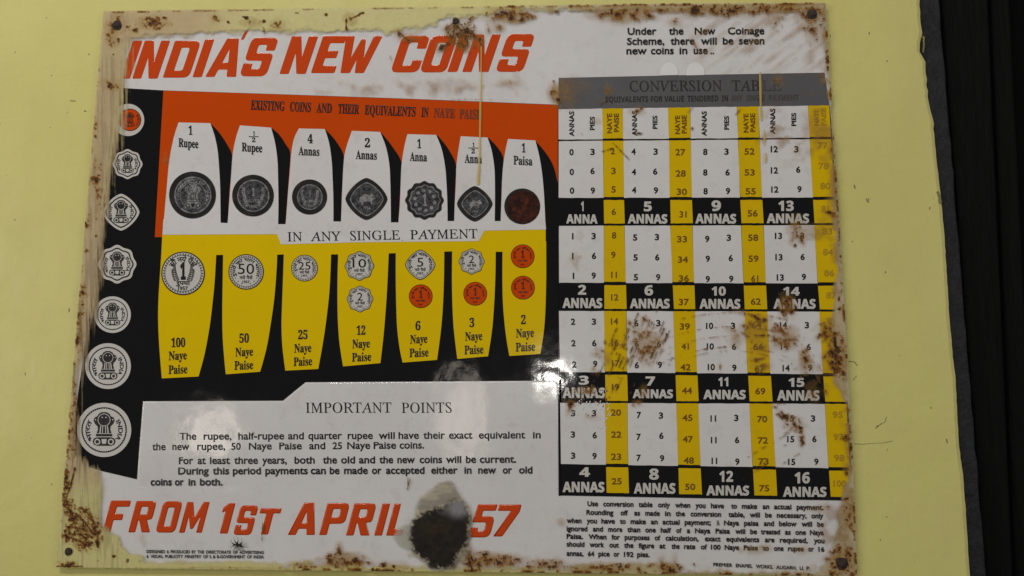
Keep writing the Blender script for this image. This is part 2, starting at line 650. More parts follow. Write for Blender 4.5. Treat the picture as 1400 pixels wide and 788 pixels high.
# black ground of the coin picture, with the strip of portraits at its left
b = MB()
b.poly([(158, 120.5), (171, 121), (224, 124), (390, 129.5), (557, 135.3), (763.5, 143.6), (763.5, 519), (757, 520.6), (597, 521.7), (417.6, 522.8),
        (386.8, 548), (195.5, 548.7), (187.3, 655.4), (141.7, 644.7), (99, 632), (104, 560), (128, 390), (146, 230)], H(1), BLACK)
# rim between the points panel and the table
b.poly([(757, 520.6), (763.5, 519), (767, 519), (767, 678), (763.6, 678), (763, 527), (761.5, 522.5)], H(1), BLACK)
b.build('black_panel', sign)

b = MB()
b.poly([(223.7, 124.4), (390, 129.9), (557, 135.7), (762.6, 144), (762.6, 256), (700, 300), (560, 300), (400, 305), (262, 324), (212, 324.6)], H(2), ORANGE)
orange = b.build('orange_panel', sign)
b = MB()
for i, (w, x0, x1) in enumerate((('EXISTING', 343, 389), ('COINS', 396.5, 425), ('AND', 432.8, 453.6), ('THEIR', 462.2, 490.8), ('EQUIVALENTS', 498.6, 568),
                                 ('IN', 576, 585.5), ('NAYE', 593, 621.8), ('PAISE', 628, 658))):
    bl = lambda x: 150.4 + (x - 343) * (163.8 - 150.4) / 315
    b.text(w, x0, x1, bl(x0), bl(x1), cap=13.0, h=H(5), style='serif', bold=0.014, slant=0.06, mat=INK if i < 6 else ORANGEFADE)
b.build('heading_lettering', orange)

# the white tabs (existing coins) and their black shadows
WT = [  # left edge upwards, right edge downwards, shadow's outer edge downwards
    ([(223, 322), (225.5, 290), (228.6, 255), (231.8, 220.6), (238, 188.6), (244.6, 168)],
     [(288, 169), (294, 187), (298, 207), (300, 231), (301.4, 258), (302, 305)],
     [(288, 169), (299, 180.6), (310, 196.6), (317.6, 213), (316.6, 236.6), (314, 263), (312, 300), (310.7, 305.5)]),
    ([(311.6, 306), (315.2, 258), (317, 231), (318.7, 210), (323, 188.6), (328.5, 172)],
     [(371, 175), (376.5, 196.6), (379.7, 220.6), (380.5, 247), (381, 279), (380.5, 307)],
     [(371, 175), (382, 184.6), (391, 198), (397, 209.6), (395.7, 236.6), (393.3, 268.5), (391, 300.5), (390, 307.3)]),
    ([(391, 307), (393.8, 268.5), (396.5, 236.6), (398.6, 210), (402.3, 190), (409, 176.2)],
     [(444.4, 177), (450.3, 196.6), (453.7, 220.6), (455, 244.5), (456, 274), (456, 303.2)],
     [(444.4, 177), (457.7, 191), (470, 212.6), (469, 236.6), (467.9, 268.5), (467, 303.4)]),
    ([(466.5, 304), (468, 263), (470.3, 220.6), (473.7, 202), (481.3, 179.4)],
     [(520, 181), (528, 202), (532.5, 226), (533.8, 250), (534.4, 279), (534.6, 304.6)],
     [(520, 181), (525.3, 186.5), (537.3, 202), (549, 222), (548, 244.6), (546.6, 274), (544.8, 304.8)]),
    ([(545, 304), (547.2, 274), (548.5, 236.6), (549.8, 220.6), (553.3, 199), (557.3, 184)],
     [(596.5, 185), (604, 204.6), (608.7, 228.6), (610.6, 252.6), (611.7, 279), (612, 302.7)],
     [(596.5, 185), (600.5, 188), (613.3, 204.6), (623.4, 225.4), (622.6, 250), (621.8, 276.6), (621.3, 302.9)]),
    ([(621, 304), (622, 276.6), (623.4, 252.6), (624, 228.6), (626.6, 207), (630, 186.8)],
     [(666.6, 188.6), (672.4, 207), (676, 231), (676.7, 255), (676.7, 279), (676.4, 302.7)],
     [(666.6, 188.6), (670.6, 191.5), (681.2, 203.3), (688.2, 216.6), (687, 236.6), (685.8, 263), (684.7, 302.9)]),
    ([(684.5, 304), (685.8, 268.6), (686.6, 244.6), (688.4, 223.3), (691.9, 202), (694.6, 190.5)],
     [(731.9, 192.6), (737, 212.6), (741, 236.6), (743.3, 260.6), (744.7, 284.6), (746, 314)],
     [(731.9, 192.6), (746.5, 210), (755.9, 226), (761.2, 244.6), (763, 262), (763, 330), (746, 330)]),
]
YT = [  # left edge downwards, right edge upwards
    ([(222.3, 321), (221, 348), (217.3, 406.4), (216.7, 438.5), (218.2, 473.5), (221.7, 517.6)],
     [(271.9, 515), (280, 485), (286.5, 450), (290.3, 421), (293.8, 386), (296, 349)]),
    ([(305.5, 348.8), (304.9, 383), (304.3, 426.8), (304.9, 461.8), (307.8, 499.8), (309.3, 512)],
     [(356, 508.5), (364.7, 476.4), (371.2, 438.5), (375.8, 403.4), (378.5, 368.4), (379.3, 348.6)]),
    ([(388.4, 348.2), (387.2, 383), (385.8, 421), (385.2, 447.2), (386.6, 476.4), (390.4, 507)],
     [(435.4, 504.7), (442, 467.7), (447, 432.6), (450.9, 394.7), (452.9, 348.2)]),
    ([(462.6, 348.2), (461.7, 383), (461.7, 421), (462.8, 450), (464.9, 473.5), (469.3, 501.2)],
     [(520.3, 496.7), (524.3, 461.7), (527.3, 426.7), (529.6, 391.7), (531.6, 346.7)]),
    ([(541.3, 346.5), (541.3, 383), (542, 421), (543.3, 450), (546.5, 476.3), (550.6, 496)],
     [(597.6, 492.3), (602.5, 455.9), (605.5, 420.9), (607, 383), (607.5, 344.3)]),
    ([(618.3, 344), (618, 383), (618.6, 415), (620, 444), (622.4, 467.5), (625.3, 491)],
     [(667.3, 487.4), (672.6, 453), (675.5, 418), (677.2, 380), (677.8, 344.4)]),
    ([(687.1, 344.4), (686.9, 383), (687.7, 415), (690, 444), (693, 467.5), (696.5, 487)],
     [(738.8, 484.2), (743.2, 455.9), (745.5, 426.7), (746.7, 383), (746.7, 340)]),
]

# white strip that joins the tabs, with the lettering in its lower bulge
b = MB()
b.poly([(223.9, 300), (302, 305), (310.9, 305.5), (380.5, 307), (390.2, 307), (456, 303.3), (467, 303.5), (534.6, 304.6), (545, 304.6), (612, 302.8), (621.4, 302.8),
        (676.4, 302.8), (684.8, 302.8), (745.3, 300), (746.5, 314.2), (662.6, 315.8), (654.6, 330), (480, 331.9), (384.5, 334.6), (379, 320.6), (222.6, 321.4)], H(5), WHITE)
strip_ob = b.build('payment_strip', sign)
b = MB()
for w, x0, x1, ya, yb in (('IN', 393.3, 413, 330.6, 330.3), ('ANY', 425, 465.7, 330.2, 329.5), ('SINGLE', 479, 547, 329.2, 328), ('PAYMENT', 560.8, 652.7, 327.8, 326.2)):
    b.text(w, x0, x1, ya, yb, cap=12.6, h=H(7), style='roman', bold=0.004)
b.poly([(549.6, 328), (550.6, 328.4), (550, 330.4)], H(7), INK)
b.build('strip_lettering', strip_ob)

# --- yellow field and tabs
b = MB()
b.poly([(222.3, 320.9), (379, 320), (663, 315.2), (746.7, 313.8), (746.7, 345), (687.1, 344.6), (677.8, 344.6), (618.3, 344.1), (607.5, 344.3), (541.3, 346.5),
        (531.6, 346.7), (462.6, 348.2), (452.9, 348.2), (388.4, 348.2), (379.3, 348.6), (305.5, 348.8), (296, 349), (221, 350)], H(3), YELLOW)
b.build('yellow_strip', sign)

WIN = []            # caption text of the white tabs: (number, cx, top, base), word, x0, x1, base, slope
WCAP = [('1', 261, 185, 'Rupee', 244.6, 271.8, 201.4, 203.4), ('half', 347.2, 187.5, 'Rupee', 331, 359, 207.4, 209.2), ('4', 424.4, 196.6, 'Annas', 408.5, 437, 212.6, 213.8),
        ('2', 502.6, 202, 'Annas', 486.7, 515.4, 218, 219), ('1', 573.3, 203.3, 'Anna', 560.5, 584, 220.6, 221.4), ('half', 647, 203, 'Anna', 635.4, 659, 223.2, 224),
        ('1', 715.9, 209, 'Paisa', 702, 727.9, 225.4, 227)]
WORDS_W = ['one rupee', 'half rupee', 'four annas', 'two annas', 'one anna', 'half anna', 'one paisa']


def dots(mb, cx, cy, r, n, rad, h, mat, kind='round'):
    for i, (x, y) in enumerate(ring(cx, cy, r, n, kind)):
        mb.poly(ring(x, y, rad, 6), h, mat)


def lion_capital(mb, cx, cy, s, h, mat, light):
    """the three-lion column emblem: lions, abacus with a wheel, bell-shaped foot"""
    q_ = lambda x, y: (cx + x * s, cy - y * s)
    mb.poly([q_(x, y) for x, y in ((-.50, -.44), (-.56, -.58), (-.50, -.74), (-.34, -.80), (.34, -.80), (.50, -.74), (.56, -.58), (.50, -.44), (.34, -.38), (-.34, -.38))], h, mat)
    for x in (-.33, .33):
        mb.poly(ring(*q_(x, -.60), .15 * s, 14), h + .00006, light)
        mb.poly(ring(*q_(x, -.60), .09 * s, 12), h + .00012, mat)
    mb.poly([q_(x, y) for x, y in ((-.13, -.47), (.13, -.47), (.09, -.70), (-.09, -.70))], h + .00006, light)
    mb.poly([q_(x, y) for x, y in ((-.40, -.34), (.40, -.34), (.40, -.22), (-.40, -.22))], h, mat)
    mb.poly([q_(x, y) for x, y in ((-.36, -.19), (.36, -.19), (.30, .02), (.33, .16), (.44, .26), (.52, .44), (.46, .58), (.33, .64), (.26, .76), (.12, .84), (-.12, .84), (-.26, .76), (-.33, .64), (-.46, .58), (-.52, .44),
                                   (-.44, .26), (-.33, .16), (-.30, .02))], h, mat)
    for x0, x1 in ((-.23, -.17), (-.10, -.06), (.06, .10), (.17, .23)):
        mb.poly([q_(x0, -.19), q_(x1, -.19), q_(x1 * .8, .16), q_(x0 * .8, .16)], h + .00006, light)
    for x, y in ((-.42, .47), (.42, .47), (-.09, .58), (.09, .58)):
        mb.poly(ring(*q_(x, y), .035 * s, 6), h + .00006, light)
    mb.annulus(ring(*q_(0, .46), .31 * s, 20), ring(*q_(0, .46), .28 * s, 20), h + .00006, light)


def wheat(mb, cx, cy, s, side, h, mat):
    for i in range(9):
        t = i / 8
        x = cx + side * s * (.30 + .22 * math.sin(t * 1.7))
        y = cy + s * (.5 - t * 0.95)
        for k in (-1, 1):
            a = math.radians(90 - side * 25 + k * 35)
            dx, dy = math.cos(a) * .17 * s, -math.sin(a) * .17 * s
            nx, ny = -dy * .28, dx * .28
            mb.poly([(x, y), (x + dx * .5 + nx, y + dy * .5 + ny), (x + dx, y + dy), (x + dx * .5 - nx, y + dy * .5 - ny)], h, mat)


def digit(mb, s, cx, base, cap, w, h, mat, style='serif', bold=0.01):
    mb.text(s, cx - w / 2, cx + w / 2, base, cap=cap, h=h, style=style, bold=bold, mat=mat)


def old_coin(name, kind, cx, cy, r, ri, motif, parent):
    mb = MB()
    n = 96 if kind == 'scallop12' else 56
    mb.poly(ring(cx, cy, r, n, kind), H(7), COINDARK)
    gx, gy = cx + r * .02, cy + r * .01
    if motif == 'copper':
        mb.poly(ring(gx + 1, gy + 1, ri, n, kind), H(8), COPPER)
        for x, y, s in ((.15, -.3, .28), (-.2, .45, .25), (.55, .6, .12), (.1, .1, .2), (-.45, .2, .12)):
            mb.poly([(cx + (x + s * math.cos(a) * random.uniform(.6, 1.2)) * r, cy + (y + s * math.sin(a) * random.uniform(.6, 1.2)) * r) for a in np.linspace(0, 6.28, 11)[:-1]],
                    H(9), COPPER2)
    else:
        mb.poly(ring(gx, gy, ri, n, kind), H(8), COINGREY)
        mb.annulus(ring(gx, gy, ri * .985, n, kind), ring(gx, gy, ri * .925, n, kind), H(9), COINLIGHT)
        if motif == 'lions':
            mb.annulus(ring(gx, gy, ri * .70, 40), ring(gx, gy, ri * .67, 40), H(9), COINLIGHT)
            lion_capital(mb, gx, gy + ri * .06, ri * .82, H(9), COINLIGHT, COINDARK)
            arc_text(mb, 'INDIA', gx, gy, ri * .72, 18, -42, ri * .15, H(9), COINLIGHT)
            arc_text(mb, 'GOVERNMENT OF', gx, gy, ri * .72, 200, 40, ri * .15, H(9), COINLIGHT)
        elif motif == 'wheat':
            wheat(mb, gx, gy + ri * .1, ri * 1.1, -1, H(9), COINLIGHT)
            wheat(mb, gx, gy + ri * .1, ri * 1.1, 1, H(9), COINLIGHT)
            digit(mb, '1', gx, gy + ri * .02, ri * .48, ri * .2, H(9), COINLIGHT)
            digit(mb, 'RUPEE', gx, gy + ri * .42, ri * .2, ri * .85, H(9), COINLIGHT, 'gill', .03)
            digit(mb, '1950', gx, gy + ri * .74, ri * .18, ri * .5, H(9), COINLIGHT, 'gill', .03)
        elif motif == 'bull':
            mb.poly([(gx + x * ri, gy + y * ri) for x, y in ((-.45, .18), (-.4, -.1), (-.2, -.2), (-.1, -.3), (.15, -.2), (.3, -.3), (.42, -.2), (.5, 0), (.35, .02), (.3, .1), (.32, .3), (.25, .3), (.2, .14), (-.2, .14), (-.22, .32), (-.3, .32), (-.34, .14))],
                    H(9), COINLIGHT)
            digit(mb, '1954', gx, gy + ri * .62, ri * .18, ri * .42, H(9), COINLIGHT, 'gill', .03)
        elif motif == 'one':
            digit(mb, '1', gx, gy + ri * .34, ri * .72, ri * .26, H(9), COINLIGHT, 'serif', .02)
            for k in range(10):
                a = 2 * math.pi * k / 10 + .2
                x, y = gx + ri * .62 * math.cos(a), gy + ri * .62 * math.sin(a)
                mb.poly(ring(x, y, ri * .12, 7), H(9), COINLIGHT)
    return mb.build(name, parent)


COPPER2 = coin_print('copper_patch_print', (0.03, 0.011, 0.008), (0.13, 0.028, 0.012), 220)  # red-brown patches printed on the dark copper coin


def new_coin(name, kind, cx, cy, r, val, ink, face, parent, spec='plain'):
    mb = MB()
    n = 96 if 'scallop' in kind else 60
    mb.poly(ring(cx, cy, r, n, kind), H(6), ink)
    mb.poly(ring(cx, cy, r * .945, n, kind), H(7), face)
    inner = {'round': .80, 'scallop8': .84, 'diamond': .84}[kind]
    if kind == 'round' and spec != 'copper':
        dots(mb, cx, cy, r * .885, 44 if r > 20 else 30, r * .035, H(8), ink)
        mb.annulus(ring(cx, cy, r * .845, 48), ring(cx, cy, r * .82, 48), H(8), ink)
    elif kind != 'round':
        mb.annulus(ring(cx, cy, r * .885, n, kind), ring(cx, cy, r * .86, n, kind), H(8), ink)
        dots(mb, cx, cy, r * .81, 30, r * .02, H(8), ink, kind)
    if spec == 'rupee':
        arc_text(mb, 'सौ नये पैसे', cx, cy, r * .52, 150, 30, r * .26, H(8), ink, 'gill', .03)
        digit(mb, '1', cx, cy + r * .30, r * .78, r * .26, H(8), ink, 'serif', .05)
        wheat(mb, cx, cy - r * .02, r * .72, -1, H(8), ink)
        wheat(mb, cx, cy - r * .02, r * .72, 1, H(8), ink)
        for sd in (-1, 1):
            wheat(mb, cx + sd * r * .20, cy + r * .10, r * .52, sd, H(8), ink)
        digit(mb, 'रुपया', cx, cy + r * .54, r * .2, r * .66, H(8), ink, 'gill', .04)
        digit(mb, '1957', cx, cy + r * .78, r * .18, r * .46, H(8), ink, 'gill', .035)
    elif spec == 'copper':
        arc_text(mb, 'रुपये का सौवां भाग', cx, cy, r * .60, 200, -20, r * .18, H(8), ink, 'gill', .03)
        digit(mb, '1', cx, cy + r * .14, r * .62, r * .30, H(8), ink, 'serif', .03)
        digit(mb, 'नया पैसा', cx, cy + r * .48, r * .18, r * .84, H(8), ink, 'gill', .04)
        digit(mb, '1957', cx, cy + r * .78, r * .14, r * .36, H(8), ink, 'gill', .03)
    else:
        arc_text(mb, 'रुपये का भाग भारत', cx, cy, r * .60, 205, -25, r * .19, H(8), ink, 'gill', .03)
        digit(mb, val, cx, cy + r * .12, r * .58, r * (.40 if len(val) == 1 else .92), H(8), ink, 'gill', .002)
        digit(mb, 'नये पैसे', cx, cy + r * .42, r * .19, r * .74, H(8), ink, 'gill', .03)
        digit(mb, '1957', cx, cy + r * .64, r * .15, r * .42, H(8), ink, 'gill', .03)
        for k in range(7):                                # ornament along the lower rim
            a = math.radians(-150 + 20 * k)
            if abs(k - 3) > 0:
                mb.poly(ring(cx + r * .70 * math.cos(a), cy - r * .70 * math.sin(a), r * .035, 6), H(8), ink)
    return mb.build(name, parent)


OLD = [('round', 263.8, 267.2, 32, 25.6, 'lions'), ('round', 346.4, 268, 28.5, 22.2, 'wheat'), ('round', 423.6, 269.9, 24, 17.6, 'wheat'), ('diamond', 501.3, 272.6, 28.8, 23.4, 'bull'),
       ('scallop12', 580.5, 274.5, 26.5, 22, 'one'), ('diamond', 649.2, 279.3, 24.4, 18.9, 'bull'), ('round', 714, 282.7, 24.5, 22.5, 'copper')]
for i, (lf, rt, sh) in enumerate(WT):
    b = MB()
    lo = [(lf[0][0], lf[0][1])]
    b.poly(smooth(lf) + smooth(rt) + ([(746, 306), (685, 306)] if i == 6 else [(rt[-1][0], rt[-1][1] + 1.5), (lf[0][0], lf[0][1] + (0 if i == 0 else 1.5))]), H(4), WHITE)
    t = b.build('white_tab', sign)
    b = MB()
    b.poly(smooth(sh) + [rt[-1]] + smooth(rt)[::-1], H(3), BLACK)
    b.build('tab_shadow', t)
    b = MB()
    num, ncx, nb, word, x0, x1, ya, yb = WCAP[i]
    if num == 'half':
        b.rect(ncx - 6.6, nb - .5, ncx + 6.8, nb + .4, H(7), INK)
        digit(b, '1', ncx + .5, nb - 1.6, 5.6, 2.6, H(7), INK, 'serif', .01)
        digit(b, '2', ncx, nb + 7.4, 5.8, 4.8, H(7), INK, 'serif', .01)
    else:
        digit(b, num, ncx, nb, 12, 5.2 if num == '1' else 7.2, H(7), INK, 'serif', .01)
    b.text(word, x0, x1, ya, yb, cap=12.0, h=H(7), style='serif', bold=0.012)
    b.build('tab_caption', t)
    k, cx, cy, r, ri, mo = OLD[i]
    old_coin('old_coin_picture', k, cx, cy, r, ri, mo, t)

YCAP = [('100', 234.8, 253.8, 475, 231.3, 256, 492.8, 231, 256.7, 511.8), ('50', 327.7, 340.8, 469, 322.4, 346.4, 487.8, 321, 346.6, 506),
        ('25', 408, 420.8, 464.2, 402.7, 426, 482.6, 401.8, 427, 500.8), ('12', 487.9, 499.8, 458.2, 482, 506, 476.6, 481.5, 507.7, 494.8),
        ('6', 568.2, 575, 452, 561, 584.4, 470.2, 560, 586, 488.8), ('3', 641.8, 648.5, 447.7, 636, 659.4, 466.4, 635, 661, 484.8), ('2', 712.3, 718.8, 443.7, 705.5, 730, 462, 705, 731.5, 481)]
NEWC = [[('round', 250.9, 374.2, 29.8, '1', 'rupee')], [('round', 337, 372.2, 24.2, '50', 'plain')], [('round', 416.7, 367, 18.2, '25', 'plain')],
        [('scallop8', 491.7, 364, 20.2, '10', 'plain'), ('scallop8', 492.5, 409.2, 18.2, '2', 'plain')],
        [('diamond', 574.8, 362.5, 20.8, '5', 'plain'), ('round', 575.4, 405.4, 16.2, '1', 'copper')],
        [('scallop8', 644.8, 358, 17.8, '2', 'plain'), ('round', 649.8, 402, 16.2, '1', 'copper')],
        [('round', 714.6, 350.8, 16.2, '1', 'copper'), ('round', 715, 393.7, 16.2, '1', 'copper')]]
DARKRED = enamel('dark_red_ink', (0.075, 0.014, 0.004), 0.2, 0.25, 0.3)
for i, (lf, rt) in enumerate(YT):
    b = MB()
    b.poly(smooth(lf) + smooth(rt), H(4), YELLOW)
    t = b.build('yellow_tab', sign)
    b = MB()
    n, a0, a1, nb, c0, c1, cb, d0, d1, db = YCAP[i]
    b.text(n, a0, a1, nb, nb - .3, cap=12.2, h=H(7), style='serif', bold=0.012)
    b.text('Naye', c0, c1, cb, cb - 1.2, cap=12.0, h=H(7), style='serif', bold=0.012)
    b.text('Paise', d0, d1, db, db - 1.2, cap=12.0, h=H(7), style='serif', bold=0.012)
    b.build('tab_caption', t)
    for k, cx, cy, r, v, sp in NEWC[i]:
        cop = sp == 'copper'
        new_coin('new_coin_picture', k, cx, cy, r, v, DARKRED if cop else INK, ORANGE if cop else CREAMPRINT, t, sp)

# portraits of the new coins down the left side
for kind, cx, cy, r in (('copper', 175.5, 164.4, 22), ('scallop8', 174.7, 224.8, 20.5), ('diamond', 165.9, 290.5, 25.2), ('scallop8', 160.5, 361.6, 26.4), ('round', 154.2, 430.5, 25), ('round', 148, 500.8, 31.3), ('round', 142.8, 588, 37)):
    mb = MB()
    n = 96 if 'scallop' in kind else 60
    if kind == 'copper':
        mb.poly(ring(cx, cy, r, 50), H(2), CREAMPRINT)
        mb.poly(ring(cx + 2.6, cy, 15.4, 40), H(3), DARKRED)
        mb.poly(ring(cx + 2.6, cy, 14.3, 40), H(4), ORANGE)
        lion_capital(mb, cx + 2.6, cy, 12, H(5), DARKRED, ORANGE)
        arc_text(mb, 'INDIA', cx + 2.6, cy, 10.3, 35, -45, 3.0, H(5), DARKRED)
        arc_text(mb, 'भारत', cx + 2.6, cy, 10.3, 215, 145, 3.0, H(5), DARKRED)
    else:
        mb.poly(ring(cx, cy, r, n, kind), H(2), CREAMPRINT)
        k = .84 if kind == 'round' else .86
        if kind == 'round':
            dots(mb, cx, cy, r * .80, 60, r * .026, H(3), INK)
        mb.annulus(ring(cx, cy, r * k, n, kind), ring(cx, cy, r * (k - (.04 if kind == 'round' else .075)), n, kind), H(3), INK)
        if kind != 'round':
            pass
        lion_capital(mb, cx, cy - r * .02, r * .76, H(3), INK, CREAMPRINT)
        arc_text(mb, 'INDIA', cx, cy, r * .52, 36, -40, r * .17, H(3), INK, 'gill', .03)
        arc_text(mb, 'भारत', cx, cy, r * .52, 220, 146, r * .19, H(3), INK, 'gill', .03)
    mb.build('coin_portrait', sign)

# ------------------------------------------------------------------ embossed red titles
BLK = {
    'I': ([(0, 0), (0, 1), (.26, 1), (.26, 0)],), 'N': ([(0, 0), (0, 1), (.25, 1), (.45, .45), (.45, 1), (.70, 1), (.70, 0), (.45, 0), (.25, .55), (.25, 0)],),
    'D': ([(0, 0), (0, 1), (.70, 1, .18), (.70, 0, .18)], [(.24, .19), (.24, .81), (.46, .81, .07), (.46, .19, .07)]),
    'A': ([(0, 0), (.25, 1), (.56, 1), (.83, 0), (.57, 0), (.53, .19), (.29, .19), (.25, 0)], [(.335, .37), (.405, .72), (.49, .37)]),
    'S': ([(.70, .66), (.70, 1.0, .17), (0, 1.0, .17), (0, .40, .13), (.46, .40, .05), (.46, .19, .05), (.24, .19, .05), (.24, .34), (0, .34), (0, 0, .17), (.70, 0, .17), (.70, .60, .13),
           (.24, .60, .05), (.24, .81, .05), (.46, .81, .05), (.46, .66)],),
    'E': ([(0, 0), (0, 1), (.60, 1), (.60, .8), (.24, .8), (.24, .6), (.52, .6), (.52, .4), (.24, .4), (.24, .2), (.60, .2), (.60, 0)],),
    'W': ([(0, 1), (.24, 1), (.33, .42), (.45, .92), (.57, .92), (.68, .42), (.76, 1), (1, 1), (.82, 0), (.57, 0), (.50, .36), (.44, 0), (.18, 0)],),
    'C': ([(.70, .64), (.46, .64), (.46, .81, .05), (.24, .81, .05), (.24, .19, .05), (.46, .19, .05), (.46, .34), (.70, .34), (.70, 0, .17), (0, 0, .17), (0, 1, .17), (.70, 1, .17)],),
    'O': ([(0, 0, .18), (0, 1, .18), (.70, 1, .18), (.70, 0, .18)], [(.24, .2, .06), (.24, .8, .06), (.46, .8, .06), (.46, .2, .06)]),
    'F': ([(0, 0), (0, 1), (.62, 1), (.62, .8), (.24, .8), (.24, .58), (.5, .58), (.5, .38), (.24, .38), (.24, 0)],),
    'R': ([(0, 0), (0, 1), (.70, 1, .17), (.70, .41, .14), (.53, .40), (.74, 0), (.45, 0), (.27, .38), (.24, .38), (.24, 0)], [(.24, .57), (.24, .81), (.46, .81, .05), (.46, .57, .05)]),
    'P': ([(0, 0), (0, 1), (.70, 1, .17), (.70, .35, .17), (.24, .35), (.24, 0)], [(.24, .55), (.24, .81), (.46, .81, .05), (.46, .55, .05)]),
    'M': ([(0, 0), (0, 1), (.27, 1), (.475, .52), (.68, 1), (.95, 1), (.95, 0), (.71, 0), (.71, .52), (.53, .12), (.42, .12), (.24, .52), (.24, 0)],),
    '1': ([(.1, 0), (.1, .74), (0, .68), (0, .86), (.16, 1), (.36, 1), (.36, 0)],), 'T': ([(.22, 0), (.22, .8), (0, .8), (0, 1), (.68, 1), (.68, .8), (.46, .8), (.46, 0)],),
    'L': ([(0, 0), (0, 1), (.24, 1), (.24, .2), (.55, .2), (.55, 0)],),
    '5': ([(.66, 1), (.66, .8), (.26, .8), (.26, .64), (.68, .64, .18), (.68, 0, .2), (0, 0, .17), (0, .3), (.24, .3), (.24, .19), (.44, .19, .06), (.44, .45, .06), (0, .45), (.04, 1)],),
    '7': ([(0, 1), (.68, 1), (.68, .78), (.34, 0), (.06, 0), (.40, .8), (0, .8)],), "'": ([(0, 0), (.12, 1), (.34, 1), (.2, 0)],),
}


def rounded(lp, r0=.04):
    out = []
    n = len(lp)
    for i in range(n):
        p = Vector(lp[i][:2])
        r = lp[i][2] if len(lp[i]) > 2 else r0
        a, c = Vector(lp[i - 1][:2]), Vector(lp[(i + 1) % n][:2])
        da, dc = (a - p), (c - p)
        ra, rc = min(r, da.length * .45), min(r, dc.length * .45)
        s, e = p + da.normalized() * ra, p + dc.normalized() * rc
        for k in range(6):
            t = k / 5
            out.append(s * (1 - t) ** 2 + p * 2 * t * (1 - t) + e * t * t)
    return out


def embossed(mb, loops, d, h0, hd, mat, steps=6):
    """raised piece: outline loops in pixels, rim rounded over d px and hd metres high; the flat top keeps its own points"""
    prof = [(d * k / steps, hd * (1 - math.cos(math.pi * k / steps)) / 2) for k in range(steps + 1)]
    tops = []
    for li, lp in enumerate(loops):
        pts = [Vector(p[:2]) for p in lp]
        n = len(pts)
        area = sum(pts[i].x * pts[(i + 1) % n].y - pts[(i + 1) % n].x * pts[i].y for i in range(n))
        sg = (1 if area > 0 else -1) * (1 if li == 0 else -1)
        off = []
        for i in range(n):
            a, b_, c = pts[i - 1], pts[i], pts[(i + 1) % n]
            t0, t1 = (b_ - a), (c - b_)
            t0 = t0.normalized() if t0.length > 1e-6 else t1.normalized()
            t1 = t1.normalized() if t1.length > 1e-6 else t0
            n0, n1 = Vector((-t0.y, t0.x)) * sg, Vector((-t1.y, t1.x)) * sg
            m_ = (n0 + n1)
            m_ = m_.normalized() if m_.length > 1e-5 else n0
            off.append(m_ * min(1.6, 1 / max(.3, m_.dot(n0))))
        v, f = [], []
        for u, z in prof:
            v += [((pts[i] + off[i] * u).x, (pts[i] + off[i] * u).y, h0 + z) for i in range(n)]
        for k in range(steps):
            for i in range(n):
                j = (i + 1) % n
                q4 = (k * n + i, k * n + j, (k + 1) * n + j, (k + 1) * n + i)
                f.append(q4 if sg < 0 else q4[::-1])
        mb.raw(v, f, mat)
        mb.soft += [True] * len(f)
        tops.append([((pts[i] + off[i] * d).x, (pts[i] + off[i] * d).y) for i in range(n)])
    k0 = len(mb.f)
    mb.poly(tops[0], h0 + hd, mat, *tops[1:])
    mb.soft += [False] * (len(mb.f) - k0)


def block_letters(name, spec, shear, depth, lift):
    """one word of heavy sloping capitals with softly raised edges"""
    mb = MB()
    mb.soft = []
    for ch, x, w, base, top in spec:
        loops = BLK[ch]
        wmax = max(p[0] for p in loops[0])
        hgt = base - top
        embossed(mb, [[(x + p.x / wmax * w + shear * p.y * hgt, base - p.y * hgt) for p in rounded(lp)] for lp in loops], depth, 0.0001, lift, RED)
    o = mb.build(name, sign)
    o.data.polygons.foreach_set('use_smooth', mb.soft)
    return o


for word in ([('I', 164.6, 13, 108, 55.8), ('N', 180.6, 34.8, 107.9, 55.8), ('D', 222.4, 36, 106.6, 56), ('I', 263, 12.8, 106, 54), ('A', 280.3, 42.6, 105.6, 52.6), ("'", 329.2, 6.6, 54.6, 40.8), ('S', 327, 36.8, 104.8, 51.6)],
             [('N', 381.9, 36, 101.5, 49.6), ('E', 424.8, 32.4, 100.3, 49.2), ('W', 456.3, 50, 100.3, 49.4)],
             [('C', 533.5, 38, 99.4, 48.8), ('O', 573.3, 36, 99.4, 48.8), ('I', 611.5, 13.6, 98.9, 47.8), ('N', 631.8, 36, 98.9, 47.2), ('S', 677, 37.6, 98.7, 46.6)]):
    block_letters('title_lettering', word, .335, .9, .00018)
for word in ([('F', 140.2, 28, 727.9, 684.5), ('R', 175.2, 30, 728.2, 685), ('O', 212.2, 27, 728.5, 685.5), ('M', 244.6, 31.4, 728.7, 686.4)],
             [('1', 296, 15.4, 729.7, 688), ('S', 318.4, 25, 731.8, 691.2), ('T', 347, 29, 731, 695)],
             [('A', 393, 37.5, 731.7, 687.3), ('P', 436, 31.5, 731.8, 687.8), ('R', 472.7, 33, 732.5, 688.2), ('I', 511.3, 11, 732.6, 688.4), ('L', 527.6, 22, 732.6, 688.6)],
             [('5', 640, 29.5, 735, 689.6), ('7', 671, 31, 733.8, 690)]):
    block_letters('date_lettering', word, .26, 1.6, .00055)


# ------------------------------------------------------------------ running text
def para(mb, rows, cap, bold, mat=INK, style='gill', h=None):
    for (ya, xa, yb, xb), words in rows:
        for w, x0, x1 in words:
            f = lambda x: ya + (yb - ya) * (x - xa) / (xb - xa)
            mb.text(w, x0, x1, f(x0), f(x1), cap=cap, h=h or H(3), style=style, bold=bold, mat=mat)


def WL(s):
    out = []
    for t in s.split('|'):
        w, a, c = t.rsplit(' ', 2)
        out.append((w, float(a), float(c)))
    return out


